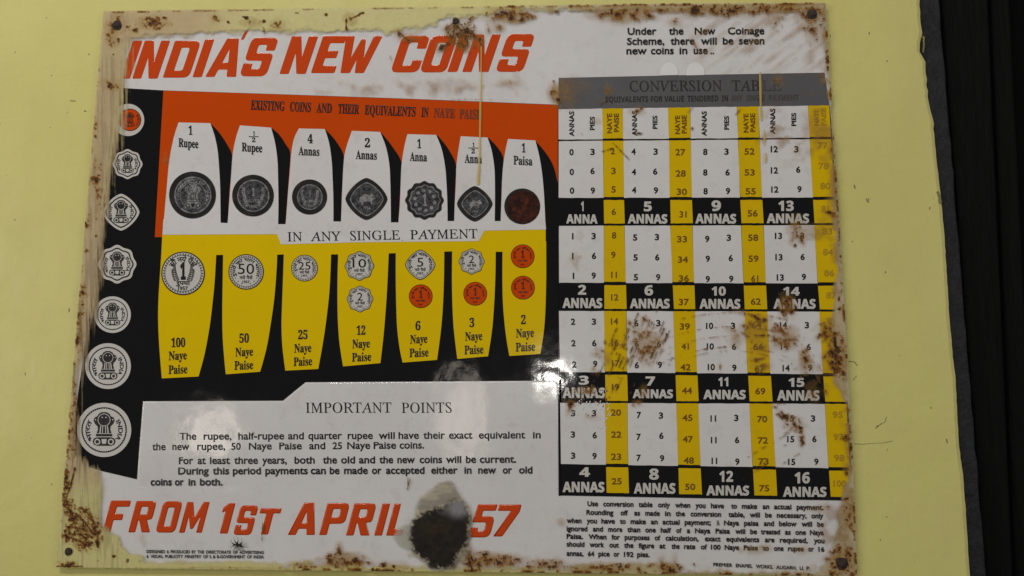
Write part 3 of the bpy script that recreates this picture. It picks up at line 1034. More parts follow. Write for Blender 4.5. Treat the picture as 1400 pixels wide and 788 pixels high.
b = MB()
para(b, [((48.2, 858, 47.6, 1045), WL('Under 858 897.4|the 914.3 934.3|New 949.6 977.9|Coinage 994.8 1044.8')),
         ((62, 857, 61.2, 1045), WL('Scheme, 857 908.2|there 916.5 949.6|will 958 979.7|be 988 1002.5|seven 1010 1044.8')),
         ((75, 856, 74.4, 968), WL('new 856.3 884.2|coins 889.7 921|in 928.7 939.5|use 948 967.4|.. 971 976'))], 9.6, .022)
b.build('scheme_note', sign)

b = MB()
b.soft = []
pan = [(196, 549.2), (290, 548.9), (387, 548.5), (402, 536), (417.9, 523.2), (500, 522.6), (597, 522.1), (680, 521.5), (757, 521), (761, 522.8), (762.7, 527), (763, 590), (763.2, 660), (763, 668), (500, 669), (187.6, 668), (190, 620), (193, 585)]
embossed(b, [pan], 1.8, 0.0002, .0005, WHITE)
# the lower edge runs out into the white of the plate
b.v = [(x, y, 0.00004 if y > 655.9 else h) for x, y, h in b.v]
points = b.build('points_panel', sign)
points.data.polygons.foreach_set('use_smooth', b.soft)
b = MB()
for w, x0, x1 in (('IMPORTANT', 418, 535.4), ('POINTS', 549, 617.7)):
    b.text(w, x0, x1, 564.8, 564.4, cap=14, h=.00082, style='roman', bold=0.004)
b.build('points_heading', points)
for nm, rows in (('points_paragraph', [((601.7, 246, 599.7, 739), WL('The 245.8 269|rupee, 278.7 317|half-rupee 326 389|and 394 415.8|quarter 421.7 467.9|rupee 475.5 510|will 517.8 540|have 545 573|their 578.9 608.6|exact 613.8 646|equivalent 654.7 718|in 728.6 739.3')),
                                       ((616, 208, 613.6, 580), WL('the 208.6 227|new 236 259.5|rupee, 270 308.4|50 316.6 329.6|Naye 340.6 372|Paise 382 413|and 422.9 445|25 454.8 467.9|Naye 474.9 506.4|Paise 511 541.8|coins. 546.4 580'))]),
                 ('points_paragraph', [((634.9, 245, 632.9, 706), WL('For 245 264.5|at 270.7 281.7|least 287.4 314.8|three 320.5 353|years, 358.7 392.5|both 402.8 430.6|the 441.6 461|old 466.5 485.6|and 490.9 513|the 518.7 537.7|new 543.4 567.4|coins 573.8 604.5|will 609.7 630.7|be 637 650.9|current. 656 705.7')),
                                       ((649, 244, 647.6, 728), WL('During 244 285.8|this 291 313.7|period 318.7 357|payments 363 421|can 425 445.7|be 451 464.4|made 470.6 503|or 508.7 521.7|accepted 527.9 580.5|either 589.6 625.7|in 634.9 644.7|new 653.8 678.3|or 687.4 700|old 709.6 727.9')),
                                       ((664, 206, 664, 305), WL('coins 206.3 235.3|or 239.4 251.5|in 258 267.5|both. 273.7 304.5'))])):
    b = MB()
    para(b, rows, 9.6, .023, h=.00082)
    b.build(nm, points)

b = MB()
para(b, [((692.2, 803, 697.5, 1125), WL('Use 803 817.6|conversion 824.6 866|table 872.9 892|only 899.6 915.8|when 922.9 943.5|you 950.6 964.4|have 971.7 989.6|to 999.4 1007.4|make 1014 1035|an 1042.4 1051.6|actual 1058 1081.7|payment. 1088.8 1125.6')),
         ((704, 802, 709, 1125), WL('Rounding 801.6 838.5|off 848.3 858.4|as 867 875|made 882 902|in 909 916.8|the 923.5 936.4|conversion 944 985.6|table, 995.7 1018|will 1024.9 1038.7|be 1045.8 1055|necessary, 1061.7 1102.6|only 1109 1125.3')),
         ((715.3, 775, 720.5, 1126), WL('when 774.6 795|you 802 816|have 822 840.6|to 847.4 855.3|make 862 883|an 889.7 899|actual 905.7 929|payment; 935.8 971.7|½ 979.5 983.5|Naya 989.6 1010.4|paisa 1017 1037|and 1044 1058|below 1064.8 1088.8|will 1095.5 1110|be 1117 1126')),
         ((726.3, 775, 732, 1126), WL('ignored 774.6 803|and 810.5 824.3|more 831.4 850.7|than 857.5 875.3|one 882 896.5|half 903 917.4|of 924.4 931.8|a 938.9 943.5|Naya 950 971|Paisa 978 997.8|will 1005 1018.7|be 1025.5 1034.7|treated 1040 1066.3|as 1073 1080.8|one 1087 1101.7|Naya 1107 1126')),
         ((736.8, 775, 743, 1127), WL('Paisa. 774.6 797|When 804.7 829|for 836 847.4|purposes 853.8 888|of 895 902.6|calculation, 909.7 955|exact 963.5 985|equivalents 992.6 1037.8|are 1045.5 1058.7|required, 1066 1104|you 1112.4 1127')),
         ((747.5, 775, 754.6, 1127), WL('should 774.6 799|work 806 826|out 833 846|the 853 866|figure 872.9 894.3|at 901.4 909.7|the 918 929|rate 935 950.5|of 958 966.5|100 971.7 985|Naye 990.5 1010.4|Paise 1016.6 1036|to 1042.7 1051|one 1058 1071|rupee 1077 1098.6|or 1104.7 1112.4|16 1118.6 1127')),
         ((760.1, 775, 762, 888), WL('annas, 774.6 797.6|64 803.7 812.3|pice 818 833.5|or 839 846.7|192 852.9 866|pies. 871 888'))], 6.9, .030)
b.build('table_note', sign)
b = MB()
para(b, [((774.3, 975, 779.8, 1108), WL('PREMIER 975 1001.2|ENAMEL 1005.8 1028.6|WORKS, 1033.2 1056.5|ALIGARH, 1061 1088.8|U. 1093 1099.2|P. 1102.3 1107.8'))], 5.0, .026)
b.build('maker_lettering', sign)
b = MB()
para(b, [((756.2, 200, 757.5, 361), WL('DESIGNED 200.7 226|& 228.3 231.4|PRODUCED 233.6 260|BY 262.4 268|THE 270.2 279.4|DIRECTORATE 282 316|OF 318.6 325.2|ADVERTISING 327.6 361')),
         ((762.8, 200, 763.6, 361), WL('& 200.7 203.8|VISUAL 206 223.6|PUBLICITY 226 250.5|MINISTRY 253 275.6|OF 278 284.6|I. 287 290|& 291.4 295|B-GOVERNMENT 297 335.4|OF 338 344.6|INDIA 347 361'))], 4.4, .026)
b.build('publisher_lettering', sign)

# ------------------------------------------------------------------ conversion table
ROWL = {'htop': (106.6, 99.8), 'hbot': (149.6, 144.3), 'rule': (192.3, 189.5), 'b1b': (270.9, 270.5), 'b2t': (309.2, 308.3), 'b2b': (386.9, 388), 'b3t': (425.5, 426.5), 'b3b': (508.9, 512),
        'b4t': (551, 552.5), 'b4b': (634.6, 640.5), 'tbot': (677.4, 684)}


def ty(k, x, d=0.0):
    a, c = ROWL[k]
    return a + (c - a) * (x - 764) / 386.0 + d


KY = [100, 151, 310, 427, 636, 690]
COLX = [(763.2, 763.2, 763.4, 763.9, 766.8, 767.4), (823.6, 824, 825.6, 826, 828.3, 829), (850.8, 851.4, 853.6, 856.3, 858.7, 859.6), (912.8, 913.5, 916.4, 920.6, 926.9, 928.5), (942.4, 943.3, 946.6, 950, 957.7, 959.6),
        (1006, 1007.5, 1013, 1017.9, 1028.7, 1031.5), (1035, 1036.7, 1043.6, 1048.6, 1060, 1063), (1101.4, 1104.2, 1113, 1120, 1132.5, 1135.5), (1129, 1133.5, 1143.5, 1151, 1161.5, 1164)]


def tx(c, y):
    return float(np.interp(y, KY, COLX[c]))


def cell(mb, c0, c1, k0, k1, h, mat, d0=0.0, d1=0.0, e0=0.0, e1=0.0, rad=1.2):
    pts = []
    xm0, xm1 = tx(c0, (ROWL[k0][0])), tx(c1, ROWL[k0][0])
    ya0, ya1 = ty(k0, xm0, d0), ty(k0, xm1, d0)
    xb0, xb1 = tx(c0, ROWL[k1][0]), tx(c1, ROWL[k1][0])
    yb0, yb1 = ty(k1, xb0, d1), ty(k1, xb1, d1)
    n = 7
    top = [(xm0 + e0 + (xm1 + e1 - xm0 - e0) * i / n, ya0 + (ya1 - ya0) * i / n) for i in range(n + 1)]
    bot = [(xb0 + e0 + (xb1 + e1 - xb0 - e0) * i / n, yb0 + (yb1 - yb0) * i / n) for i in range(n + 1)]
    lp = top + bot[::-1]
    wob = lambda p: (p[0] + random.uniform(-.35, .35), p[1] + random.uniform(-.25, .25))
    mb.poly([wob(p) for p in lp], h, mat)


b = MB()
b.poly([(763.8, 107), (945, 103), (1127, 99.8), (1134, 145), (945, 147.4), (763, 149.8)], H(2), GREY)
head = b.build('table_header', sign)
b = MB()
hb = lambda x: 125.6 + (x - 860) * (-1.2 / 208)
b.text('CONVERSION', 860.6, 986.5, hb(860), hb(986), cap=14.4, h=H(4), style='roman', bold=0.004, mat=GREYINK)
b.text('TAB', 1000, 1038, hb(1000), hb(1038), cap=14.2, h=H(4), style='roman', bold=0.004, mat=GREYINK)
b.text('LE', 1042, 1068, hb(1042), hb(1068), cap=14.2, h=H(4), style='roman', bold=0.004, mat=GREYFADE)
for i, (w, x0, x1) in enumerate(WL('EQUIVALENTS 827.7 886|FOR 889.7 905.7|VALUE 908 935|TENDERED 939.5 982|IN 986.5 995|ANY 999.4 1014.7|SINGLE 1020 1045|PAYMENT 1051 1092')):
    sb = lambda x: 140.6 + (x - 828) * (-2.8 / 264)
    b.text(w, x0, x1, sb(x0), sb(x1), cap=8.0, h=H(4), style='sans', bold=.01, mat=GREYINK if i < 5 else GREYFADE)
b.build('header_lettering', head)

b = MB()
b.poly([(763, 149.6), (1134.4, 144.6), (1147, 310), (1162, 600), (1166, 684.6), (950, 681.2), (767, 677.6), (764, 500), (763.2, 400)], H(1), BLACK)
table = b.build('conversion_table', sign)
blocks = [('hbot', 'rule', .2, -1.0), ('rule', 'b1b', 1.2, 0), ('b2t', 'b2b', 0, 0), ('b3t', 'b3b', 0, 0), ('b4t', 'b4b', 0, 0)]
for k0, k1, d0, d1 in blocks:
    for c0, c1 in ((0, 1), (2, 3), (4, 5), (6, 7)):
        b = MB()
        cell(b, c0, c1, k0, k1, H(3), WHITE, d0, d1, .4 if c0 == 0 else 0, 0)
        b.build('white_block', table)
for c0, c1 in ((1, 2), (3, 4), (5, 6), (7, 8)):
    b = MB()
    for k0, k1, d0, d1 in blocks:
        cell(b, c0, c1, k0, k1, H(3), TABYELLOW, d0, d1 - (1.5 if k1 not in ('rule', 'b1b') else 1.0), 0, 0)
    for k0, k1 in (('b1b', 'b2t'), ('b2b', 'b3t'), ('b3b', 'b4t'), ('b4b', 'tbot')):
        cell(b, c0, c1, k0, k1, H(3), TABYELLOW, 3.2, -3.0 if k1 != 'tbot' else -4.6, .4, .3)
    b.build('yellow_column', table)

# column headings, reading upwards
b = MB()
for w, x, ylo, yhi, cap, mt in (('ANNAS', 785, 187, 152.6, 7, INK), ('PIES', 813, 178.5, 159.8, 6.6, INK), ('NAYE', 836.6, 182.8, 155.6, 6.8, BROWNINK), ('PAISE', 846, 181, 155.5, 6.8, BROWNINK),
                                ('ANNAS', 870.8, 186.5, 152, 7, INK), ('PIES', 898.6, 176.8, 158.7, 6.6, INK), ('NAYE', 929.6, 184, 158.6, 6.8, BROWNINK), ('PAISE', 938.6, 183, 158, 6.8, BROWNINK),
                                ('ANNAS', 966, 186.6, 152.6, 7, INK), ('PIES', 996.5, 178, 159, 6.6, INK), ('NAYE', 1023, 181.8, 156, 6.8, BROWNINK), ('PAISE', 1032.2, 181, 155.5, 6.8, BROWNINK),
                                ('ANNAS', 1059.6, 184, 149, 7, INK), ('PIES', 1088.2, 173, 154.8, 6.6, INK), ('NAYE', 1119.5, 172, 150, 6.8, FADEDINK), ('PAISE', 1129, 172, 148, 6.8, FADEDINK)):
    b.text(w, ylo, yhi, x, cap=cap, h=H(5), style='gill', bold=.036, mat=mt, rot=90)
b.build('column_heading', table)

NUM = {  # block: columns of (text, x, baseline)
    0: [[('0', 781.3, 213), ('0', 781.7, 240), ('0', 782, 265.5)], [('3', 810, 212.6), ('6', 810, 238.6), ('9', 810.4, 265.5)], [('2', 837.6, 211.4), ('3', 838.6, 238.4), ('5', 838.8, 263.8)],
        [('4', 866, 212.2), ('4', 866.5, 240), ('4', 866.8, 264.8)], [('3', 896.2, 212.2), ('6', 895.6, 239.4), ('9', 896.6, 265.2)], [('27', 930, 213), ('28', 930.4, 242), ('30', 932, 267)],
        [('8', 964, 212.6), ('8', 964, 240.7), ('8', 964.4, 266.3)], [('3', 993, 212.2), ('6', 994.4, 240.6), ('9', 995, 266)], [('52', 1024.4, 212), ('53', 1024.6, 240.6), ('55', 1026, 266.4)],
        [('12', 1058.2, 208.9), ('12', 1058.4, 237.9), ('12', 1059, 264)], [('3', 1088.4, 209), ('6', 1091, 236.8), ('9', 1092.6, 263.6)], [('77', 1124.5, 203.6), ('78', 1125.4, 232), ('80', 1128, 259)]],
    1: [[('1', 783, 327.9), ('1', 783, 354.9), ('1', 784, 381.9)], [('3', 811.5, 327.6), ('6', 812, 354.6), ('9', 811.6, 381.6)], [('8', 839.4, 326.6), ('9', 838.4, 353.2), ('11', 839.4, 380.5)],
        [('5', 868.2, 329.5), ('5', 868.8, 356.8), ('5', 869.2, 383.8)], [('3', 898, 329), ('6', 898.4, 356.6), ('9', 899.6, 383.8)], [('33', 932.2, 331.8), ('34', 933.4, 359.7), ('36', 934.8, 385.4)],
        [('9', 966.7, 331.5), ('9', 967.4, 358.6), ('9', 967.4, 386.3)], [('3', 996.2, 329.8), ('6', 998.8, 357.6), ('9', 999.4, 386)], [('58', 1029.4, 329.7), ('59', 1029.8, 358.4), ('61', 1031.6, 385.6)],
        [('13', 1064, 327.3), ('13', 1064.6, 356.5), ('13', 1066.4, 384.2)], [('3', 1096.4, 327.2), ('6', 1097, 356), ('9', 1098.7, 383.4)], [('83', 1130.7, 321), ('84', 1131.6, 349.5), ('86', 1133.4, 378)]],
    2: [[('2', 783.4, 444.5), ('2', 784, 473.8), ('2', 785.2, 503)], [('3', 811.9, 444.5), ('6', 812.4, 473.8), ('9', 813.6, 502.3)], [('14', 840, 444), ('16', 840.8, 473.3), ('17', 841.5, 501.4)],
        [('6', 870, 446.7), ('6', 870.5, 474.7), ('6', 870.5, 503.9)], [('3', 899.8, 446.5), ('6', 900.7, 474.7), ('9', 902, 503.5)], [('39', 936, 451), ('41', 936.6, 478.3), ('42', 937, 506.7)],
        [('10', 969.9, 450.2), ('10', 970.8, 478.3), ('10', 972.2, 506.5)], [('3', 1001.9, 450.2), ('6', 1003.3, 478.6), ('9', 1003.7, 507.4)], [('64', 1033.9, 449.3), ('66', 1036.5, 478.6), ('67', 1038.3, 509)],
        [('14', 1070.8, 449.3), ('14', 1072, 478.3), ('14', 1074.4, 508)], [('3', 1102.8, 449.3), ('6', 1105.3, 479), ('9', 1107, 507.4)], [('89', 1137, 443)]],
    3: [[('3', 783.5, 569.5), ('3', 783.2, 598.6), ('3', 783.5, 627.5)], [('3', 812, 569.5), ('6', 813, 599.6), ('9', 812.7, 628)], [('20', 842, 568.5), ('22', 842.5, 598.6), ('23', 842.2, 628.9)],
        [('7', 873.4, 572), ('7', 873, 601.9), ('7', 873, 630.4)], [('3', 903.4, 572.7), ('6', 904, 600.3), ('9', 905, 631)], [('45', 939.6, 575.8), ('47', 940.2, 605), ('48', 941.5, 634)],
        [('11', 974.9, 576.7), ('11', 975.5, 606.2), ('11', 976.4, 634.6)], [('3', 1006.3, 576), ('6', 1007.4, 606.2), ('9', 1007.8, 635.7)], [('70', 1041.7, 577.5), ('72', 1042.6, 606.6), ('73', 1043.6, 635.4)],
        [('15', 1080.1, 576.5), ('15', 1080.7, 605), ('15', 1082, 636)], [('3', 1111.2, 576.7), ('6', 1113, 604.7), ('9', 1115.7, 635.7)], [('95', 1144.8, 571.4), ('97', 1146, 601.9), ('98', 1147, 630.4)]],
}
DW = {1: 6.0, 2: 12.6}
for blk in NUM:
    b = MB()
    for ci, colm in enumerate(NUM[blk]):
        yel = ci % 3 == 2
        mt = INK if not yel else (FADEDINK if ci == 11 else BROWNINK)
        for s, x, base in colm:
            w = sum(2.0 if c == '1' else 6.0 for c in s) + (1.9 if len(s) == 2 else 0)
            if s == '11':
                w = 7.8
            b.text(s, x - w / 2, x + w / 2, base, cap=8.7, h=H(5), style='gill', bold=.032 if not yel else .022, mat=mt)
    b.build('table_figures', table)
for s, x, base in (('6', 839, 294.4), ('31', 933.6, 297.8), ('56', 1028.7, 296.5), ('81', 1127.5, 290), ('12', 840.3, 411.2), ('37', 934.8, 417.6), ('62', 1033, 417), ('87', 1136, 408.4),
                   ('19', 841.2, 533.7), ('44', 939, 538.7), ('69', 1039.2, 539.4), ('25', 843, 662.4), ('50', 943.4, 670), ('75', 1044.5, 671.9), ('100', 1147.7, 665.4)):
    w = sum(2.0 if c == '1' else 6.0 for c in s) + 1.8 * (len(s) - 1)
    b = MB()
    b.text(s, x - w / 2, x + w / 2, base, cap=8.7, h=H(5), style='gill', bold=.022, mat=FADEDINK if x > 1100 else BROWNINK)
    b.build('anna_equivalent', table)
for s, x0, x1, y0, yt, word, a0, a1, wb, wt in (
        ('1', 794.2, 797.9, 289.2, 276, 'ANNA', 774, 817, 306, 293.5), ('5', 880, 891, 289.4, 276, 'ANNAS', 858, 912.3, 306, 293.2), ('9', 972.6, 985.4, 289, 274.5, 'ANNAS', 950.3, 1006.3, 306, 292.7),
        ('13', 1063.6, 1084.8, 289, 275, 'ANNAS', 1047.7, 1105.8, 305.6, 292.4), ('2', 790, 801.4, 403.4, 390, 'ANNAS', 768.9, 823.4, 421.5, 407.8), ('6', 881, 892.8, 404.4, 390.4, 'ANNAS', 861, 915.5, 421.9, 408.7),
        ('10', 972.5, 992, 404.6, 392.2, 'ANNAS', 956, 1012, 422.4, 409), ('14', 1070, 1093, 404.6, 392.7, 'ANNAS', 1057, 1114.7, 422.4, 409), ('3', 791, 805, 526.2, 514, 'ANNAS', 768.9, 827, 544.4, 530),
        ('7', 882.4, 895.4, 527.5, 515, 'ANNAS', 864.8, 920, 544.6, 532.5), ('11', 981.6, 995.4, 528.4, 516, 'ANNAS', 961.3, 1019.3, 546, 533.2), ('15', 1077.4, 1099.3, 529.2, 517, 'ANNAS', 1062, 1120, 547.8, 533.7),
        ('4', 792, 806.6, 652, 639, 'ANNAS', 768.9, 826.4, 673, 658.8), ('8', 887.4, 900.6, 656, 640.8, 'ANNAS', 866.3, 923.4, 675, 660.4), ('12', 983, 1002, 659, 644, 'ANNAS', 965.4, 1024, 677.4, 663.8),
        ('16', 1085.8, 1106.8, 661, 645.8, 'ANNAS', 1070, 1129.6, 679.3, 665.6)):
    b = MB()
    b.text(s, x0, x1, y0, cap=y0 - yt, h=H(5), style='sans', bold=.022, mat=CREAMPRINT)
    b.text(word, a0, a1, wb, wb + .3, cap=wb - wt, h=H(5), style='sans', bold=.030, mat=CREAMPRINT)
    b.build('anna_lettering', table)

# ------------------------------------------------------------------ wear: overlapping wall paint, rust, scorching
X0, Y0, X1, Y1 = 66, 0, 1184, 790
W_, H_ = X1 - X0 + 1, Y1 - Y0 + 1
gy, gx = np.mgrid[Y0:Y1 + 1, X0:X1 + 1].astype(float)


def vnoise(sx, sy=None, octaves=4, gain=.55):
    sy = sy or sx
    out = np.zeros((H_, W_))
    amp, tot = 1.0, 0.0
    for _ in range(octaves):
        nx, ny = int(W_ / sx) + 3, int(H_ / sy) + 3
        g = rng.random((ny, nx))
        xs, ys = np.arange(W_) / sx, np.arange(H_) / sy
        xi, yi = xs.astype(int), ys.astype(int)
        xf, yf = xs - xi, ys - yi
        xf, yf = xf * xf * (3 - 2 * xf), yf * yf * (3 - 2 * yf)
        a = g[yi][:, xi] * (1 - xf) + g[yi][:, xi + 1] * xf
        c = g[yi + 1][:, xi] * (1 - xf) + g[yi + 1][:, xi + 1] * xf
        out += amp * (a * (1 - yf)[:, None] + c * yf[:, None])
        tot += amp
        amp *= gain
        sx, sy = max(1.0, sx / 2), max(1.0, sy / 2)
    return out / tot


def sst(a, b_, v):
    t = np.clip((v - a) / (b_ - a), 0, 1)
    return t * t * (3 - 2 * t)


n40, n16, n6, n3 = vnoise(40), vnoise(16), vnoise(6, None, 3), vnoise(3, None, 2)
brushv = vnoise(3, 46, 3)
brushh = vnoise(46, 3, 3)


def poly_sdf(pts):
    """signed distance in px, positive inside"""
    inside = np.zeros((H_, W_), bool)
    d = np.full((H_, W_), 1e9)
    n = len(pts)
    for i in range(n):
        ax, ay = pts[i]
        bx, by = pts[(i + 1) % n]
        ex, ey = bx - ax, by - ay
        t = np.clip(((gx - ax) * ex + (gy - ay) * ey) / (ex * ex + ey * ey + 1e-9), 0, 1)
        d = np.minimum(d, np.hypot(gx - ax - t * ex, gy - ay - t * ey))
        c = ((ay > gy) != (by > gy)) & (gx < (bx - ax) * (gy - ay) / ((by - ay) if by != ay else 1e-9) + ax)
        inside ^= c
    return np.where(inside, d, -d)


plate_sd = poly_sdf(plate_px)


def film(name, alpha, rgb, mat, h, height=None, parent=None, cut=.02):
    """a thin skin on the sign where alpha > 0: one grid mesh, colour and cover per point"""
    keepv = alpha > cut
    cellk = keepv[:-1, :-1] | keepv[1:, :-1] | keepv[:-1, 1:] | keepv[1:, 1:]
    yy, xx = np.nonzero(cellk)
    if len(yy) == 0:
        return None
    quad = np.stack([yy * W_ + xx, (yy + 1) * W_ + xx, (yy + 1) * W_ + xx + 1, yy * W_ + xx + 1], 1)
    used, inv = np.unique(quad.ravel(), return_inverse=True)
    px, py = gx.ravel()[used], gy.ravel()[used]
    D = np.stack([px - CX, CY - py, np.full(len(px), -FPX)], 1) @ np.array(R).T
    t = -CAM.y / D[:, 1]
    co = np.array(CAM)[None, :] + D * t[:, None]
    hh = h + (height.ravel()[used] if height is not None else 0)
    co[:, 1] = -hh
    co -= np.array(ORIGIN)[None, :]
    me = bpy.data.meshes.new(name)
    me.vertices.add(len(used))
    me.vertices.foreach_set('co', co.ravel())
    me.loops.add(len(quad) * 4)
    me.loops.foreach_set('vertex_index', inv.astype(np.int32))
    me.polygons.add(len(quad))
    me.polygons.foreach_set('loop_start', np.arange(0, len(quad) * 4, 4, dtype=np.int32))
    me.update(calc_edges=True)
    at = me.attributes.new('tone', 'FLOAT_COLOR', 'POINT')
    c4 = np.concatenate([rgb.reshape(-1, 3)[used], alpha.ravel()[used][:, None]], 1).astype(np.float32)
    at.data.foreach_set('color', c4.ravel())
    me.polygons.foreach_set('use_smooth', np.ones(len(quad), bool))
    me.materials.append(mat)
    o = bpy.data.objects.new(name, me)
    COL.objects.link(o)
    o.parent = parent or sign
    return o


# --- wall paint brushed over the rim
LEFT = ([0, 54, 121, 187, 237, 280, 333, 383, 415, 433, 469, 520, 547, 600, 622, 645, 668, 717, 735, 790], [178, 179, 176, 166, 156, 150, 141, 137, 136, 130, 121, 112, 108, 107, 110, 139, 145, 139, 158, 175])
TOP = ([60, 174, 202, 273, 339, 410, 460, 524, 560, 579, 600, 612, 663, 682, 720, 780, 860, 950, 1060, 1110, 1190], [56, 56, 52, 49, 45, 45, 46, 45, 42, 39, 33, 27, 26, 18, 16, 17, 17, 15, 14, 18, 22])
BOT = ([60, 137, 158, 173, 199, 255, 343, 420, 520, 600, 700, 775, 842, 903, 934, 1000, 1112, 1134, 1190], [716, 717, 731, 750, 763, 769, 767, 770, 773, 774, 776, 774, 771, 768, 779, 781, 784, 760, 740])
RIGHT = ([0, 92, 150, 250, 300, 370, 420, 455, 520, 560, 640, 700, 740, 790], [1124, 1128, 1134, 1138, 1139, 1142, 1139, 1134, 1140, 1157, 1160, 1146, 1140, 1130])
dl = np.interp(gy, *LEFT) - gx + (brushv - .5) * 26 + (n6 - .5) * 4
dt = np.interp(gx, *TOP) - gy + (brushh - .5) * 6 + (n16 - .5) * 12 + (n6 - .5) * 7
db = gy - np.interp(gx, *BOT) + (brushh - .5) * 8 + (n16 - .5) * 14 + (n6 - .5) * 8
dr = gx - np.interp(gy, *RIGHT) + (n16 - .5) * 8 + (n6 - .5) * 5
d = np.maximum(np.maximum(dl, dt), np.maximum(db, dr))
a_left = sst(-6, 10, dl) * .86
a_oth = sst(-3.0, 6.0, np.maximum(np.maximum(dt, db), dr)) * .95
alpha = np.maximum(a_left, a_oth)
alpha *= sst(-1.6, 0.4, plate_sd + (n3 - .5) * 1.2)
YEL = np.array((0.65, 0.59, 0.25))
TAN = np.array((0.55, 0.42, 0.225))
BEI = np.array((0.50, 0.43, 0.29))
tanmix = np.clip(sst(230, 130, gx - (gy < 60) * 120) * sst(690, 630, gy) + sst(1110, 1130, gx) * .9 + sst(760, 840, gx) * .6 * (gy < 60), 0, 1)
tanmix = np.clip(tanmix + (n16 - .5) * .5, 0, 1)
rgb = YEL * (1 - tanmix)[..., None] + TAN * tanmix[..., None]
bei = sst(690, 780, gx)[..., None] * .7
rgb = rgb * (1 - bei) + BEI * bei
# dirt dragged along the brush strokes of the left rim
drt = (sst(.50, .72, brushv) * (.35 + .45 * sst(360, 440, gy) * sst(655, 630, gy)) * sst(190, 150, gx))[..., None]
rgb = rgb * (1 - drt) + np.array((0.17, 0.11, 0.06)) * drt
film('paint_overlap', alpha, rgb, PAINTFILM, 0.0016)

# --- rust
Rf = np.zeros((H_, W_))
Ha = np.zeros((H_, W_))


def blob(cx, cy, rx, ry=None, s=1.0, halo=0.0, rot=0.0, rag=1.3):
    ry = ry or rx
    m = max(rx, ry) * 2.6 + 6
    x0, x1 = int(max(0, cx - m - X0)), int(min(W_, cx + m - X0))
    y0, y1 = int(max(0, cy - m - Y0)), int(min(H_, cy + m - Y0))
    if x1 <= x0 or y1 <= y0:
        return
    X, Y = gx[y0:y1, x0:x1] - cx, gy[y0:y1, x0:x1] - cy
    c, s_ = math.cos(rot), math.sin(rot)
    u, v = (X * c + Y * s_) / rx, (-X * s_ + Y * c) / ry
    dd = np.hypot(u, v)
    nz = (n6[y0:y1, x0:x1] - .5) * rag + (n3[y0:y1, x0:x1] - .5) * rag
    val = np.clip((1.05 - dd + nz) * s, 0, 1.2)
    Rf[y0:y1, x0:x1] = np.maximum(Rf[y0:y1, x0:x1], val * (dd < 2.0))
    if halo:
        hv = np.clip(1.0 - dd / 2.2 + (n6[y0:y1, x0:x1] - .5) * .6, 0, 1) * halo
        Ha[y0:y1, x0:x1] = np.maximum(Ha[y0:y1, x0:x1], hv)


def vein(pts, w=1.2, s=1.0, dash=0.0):
    for (ax, ay), (bx, by) in zip(pts, pts[1:]):
        x0, x1 = int(max(0, min(ax, bx) - 6 - X0)), int(min(W_, max(ax, bx) + 7 - X0))
        y0, y1 = int(max(0, min(ay, by) - 6 - Y0)), int(min(H_, max(ay, by) + 7 - Y0))
        if x1 <= x0 or y1 <= y0:
            continue
        X, Y = gx[y0:y1, x0:x1], gy[y0:y1, x0:x1]
        ex, ey = bx - ax, by - ay
        t = np.clip(((X - ax) * ex + (Y - ay) * ey) / (ex * ex + ey * ey + 1e-9), 0, 1)
        dd = np.hypot(X - ax - t * ex, Y - ay - t * ey)
        val = np.clip(1 - dd / (w * 1.4) + (n3[y0:y1, x0:x1] - .5) * 1.0, 0, 1) * s
        if dash:
            val = val * sst(dash - .08, dash + .08, n6[y0:y1, x0:x1] * .5 + n16[y0:y1, x0:x1] * .5)
        Rf[y0:y1, x0:x1] = np.maximum(Rf[y0:y1, x0:x1], val * (dd < w * 3))


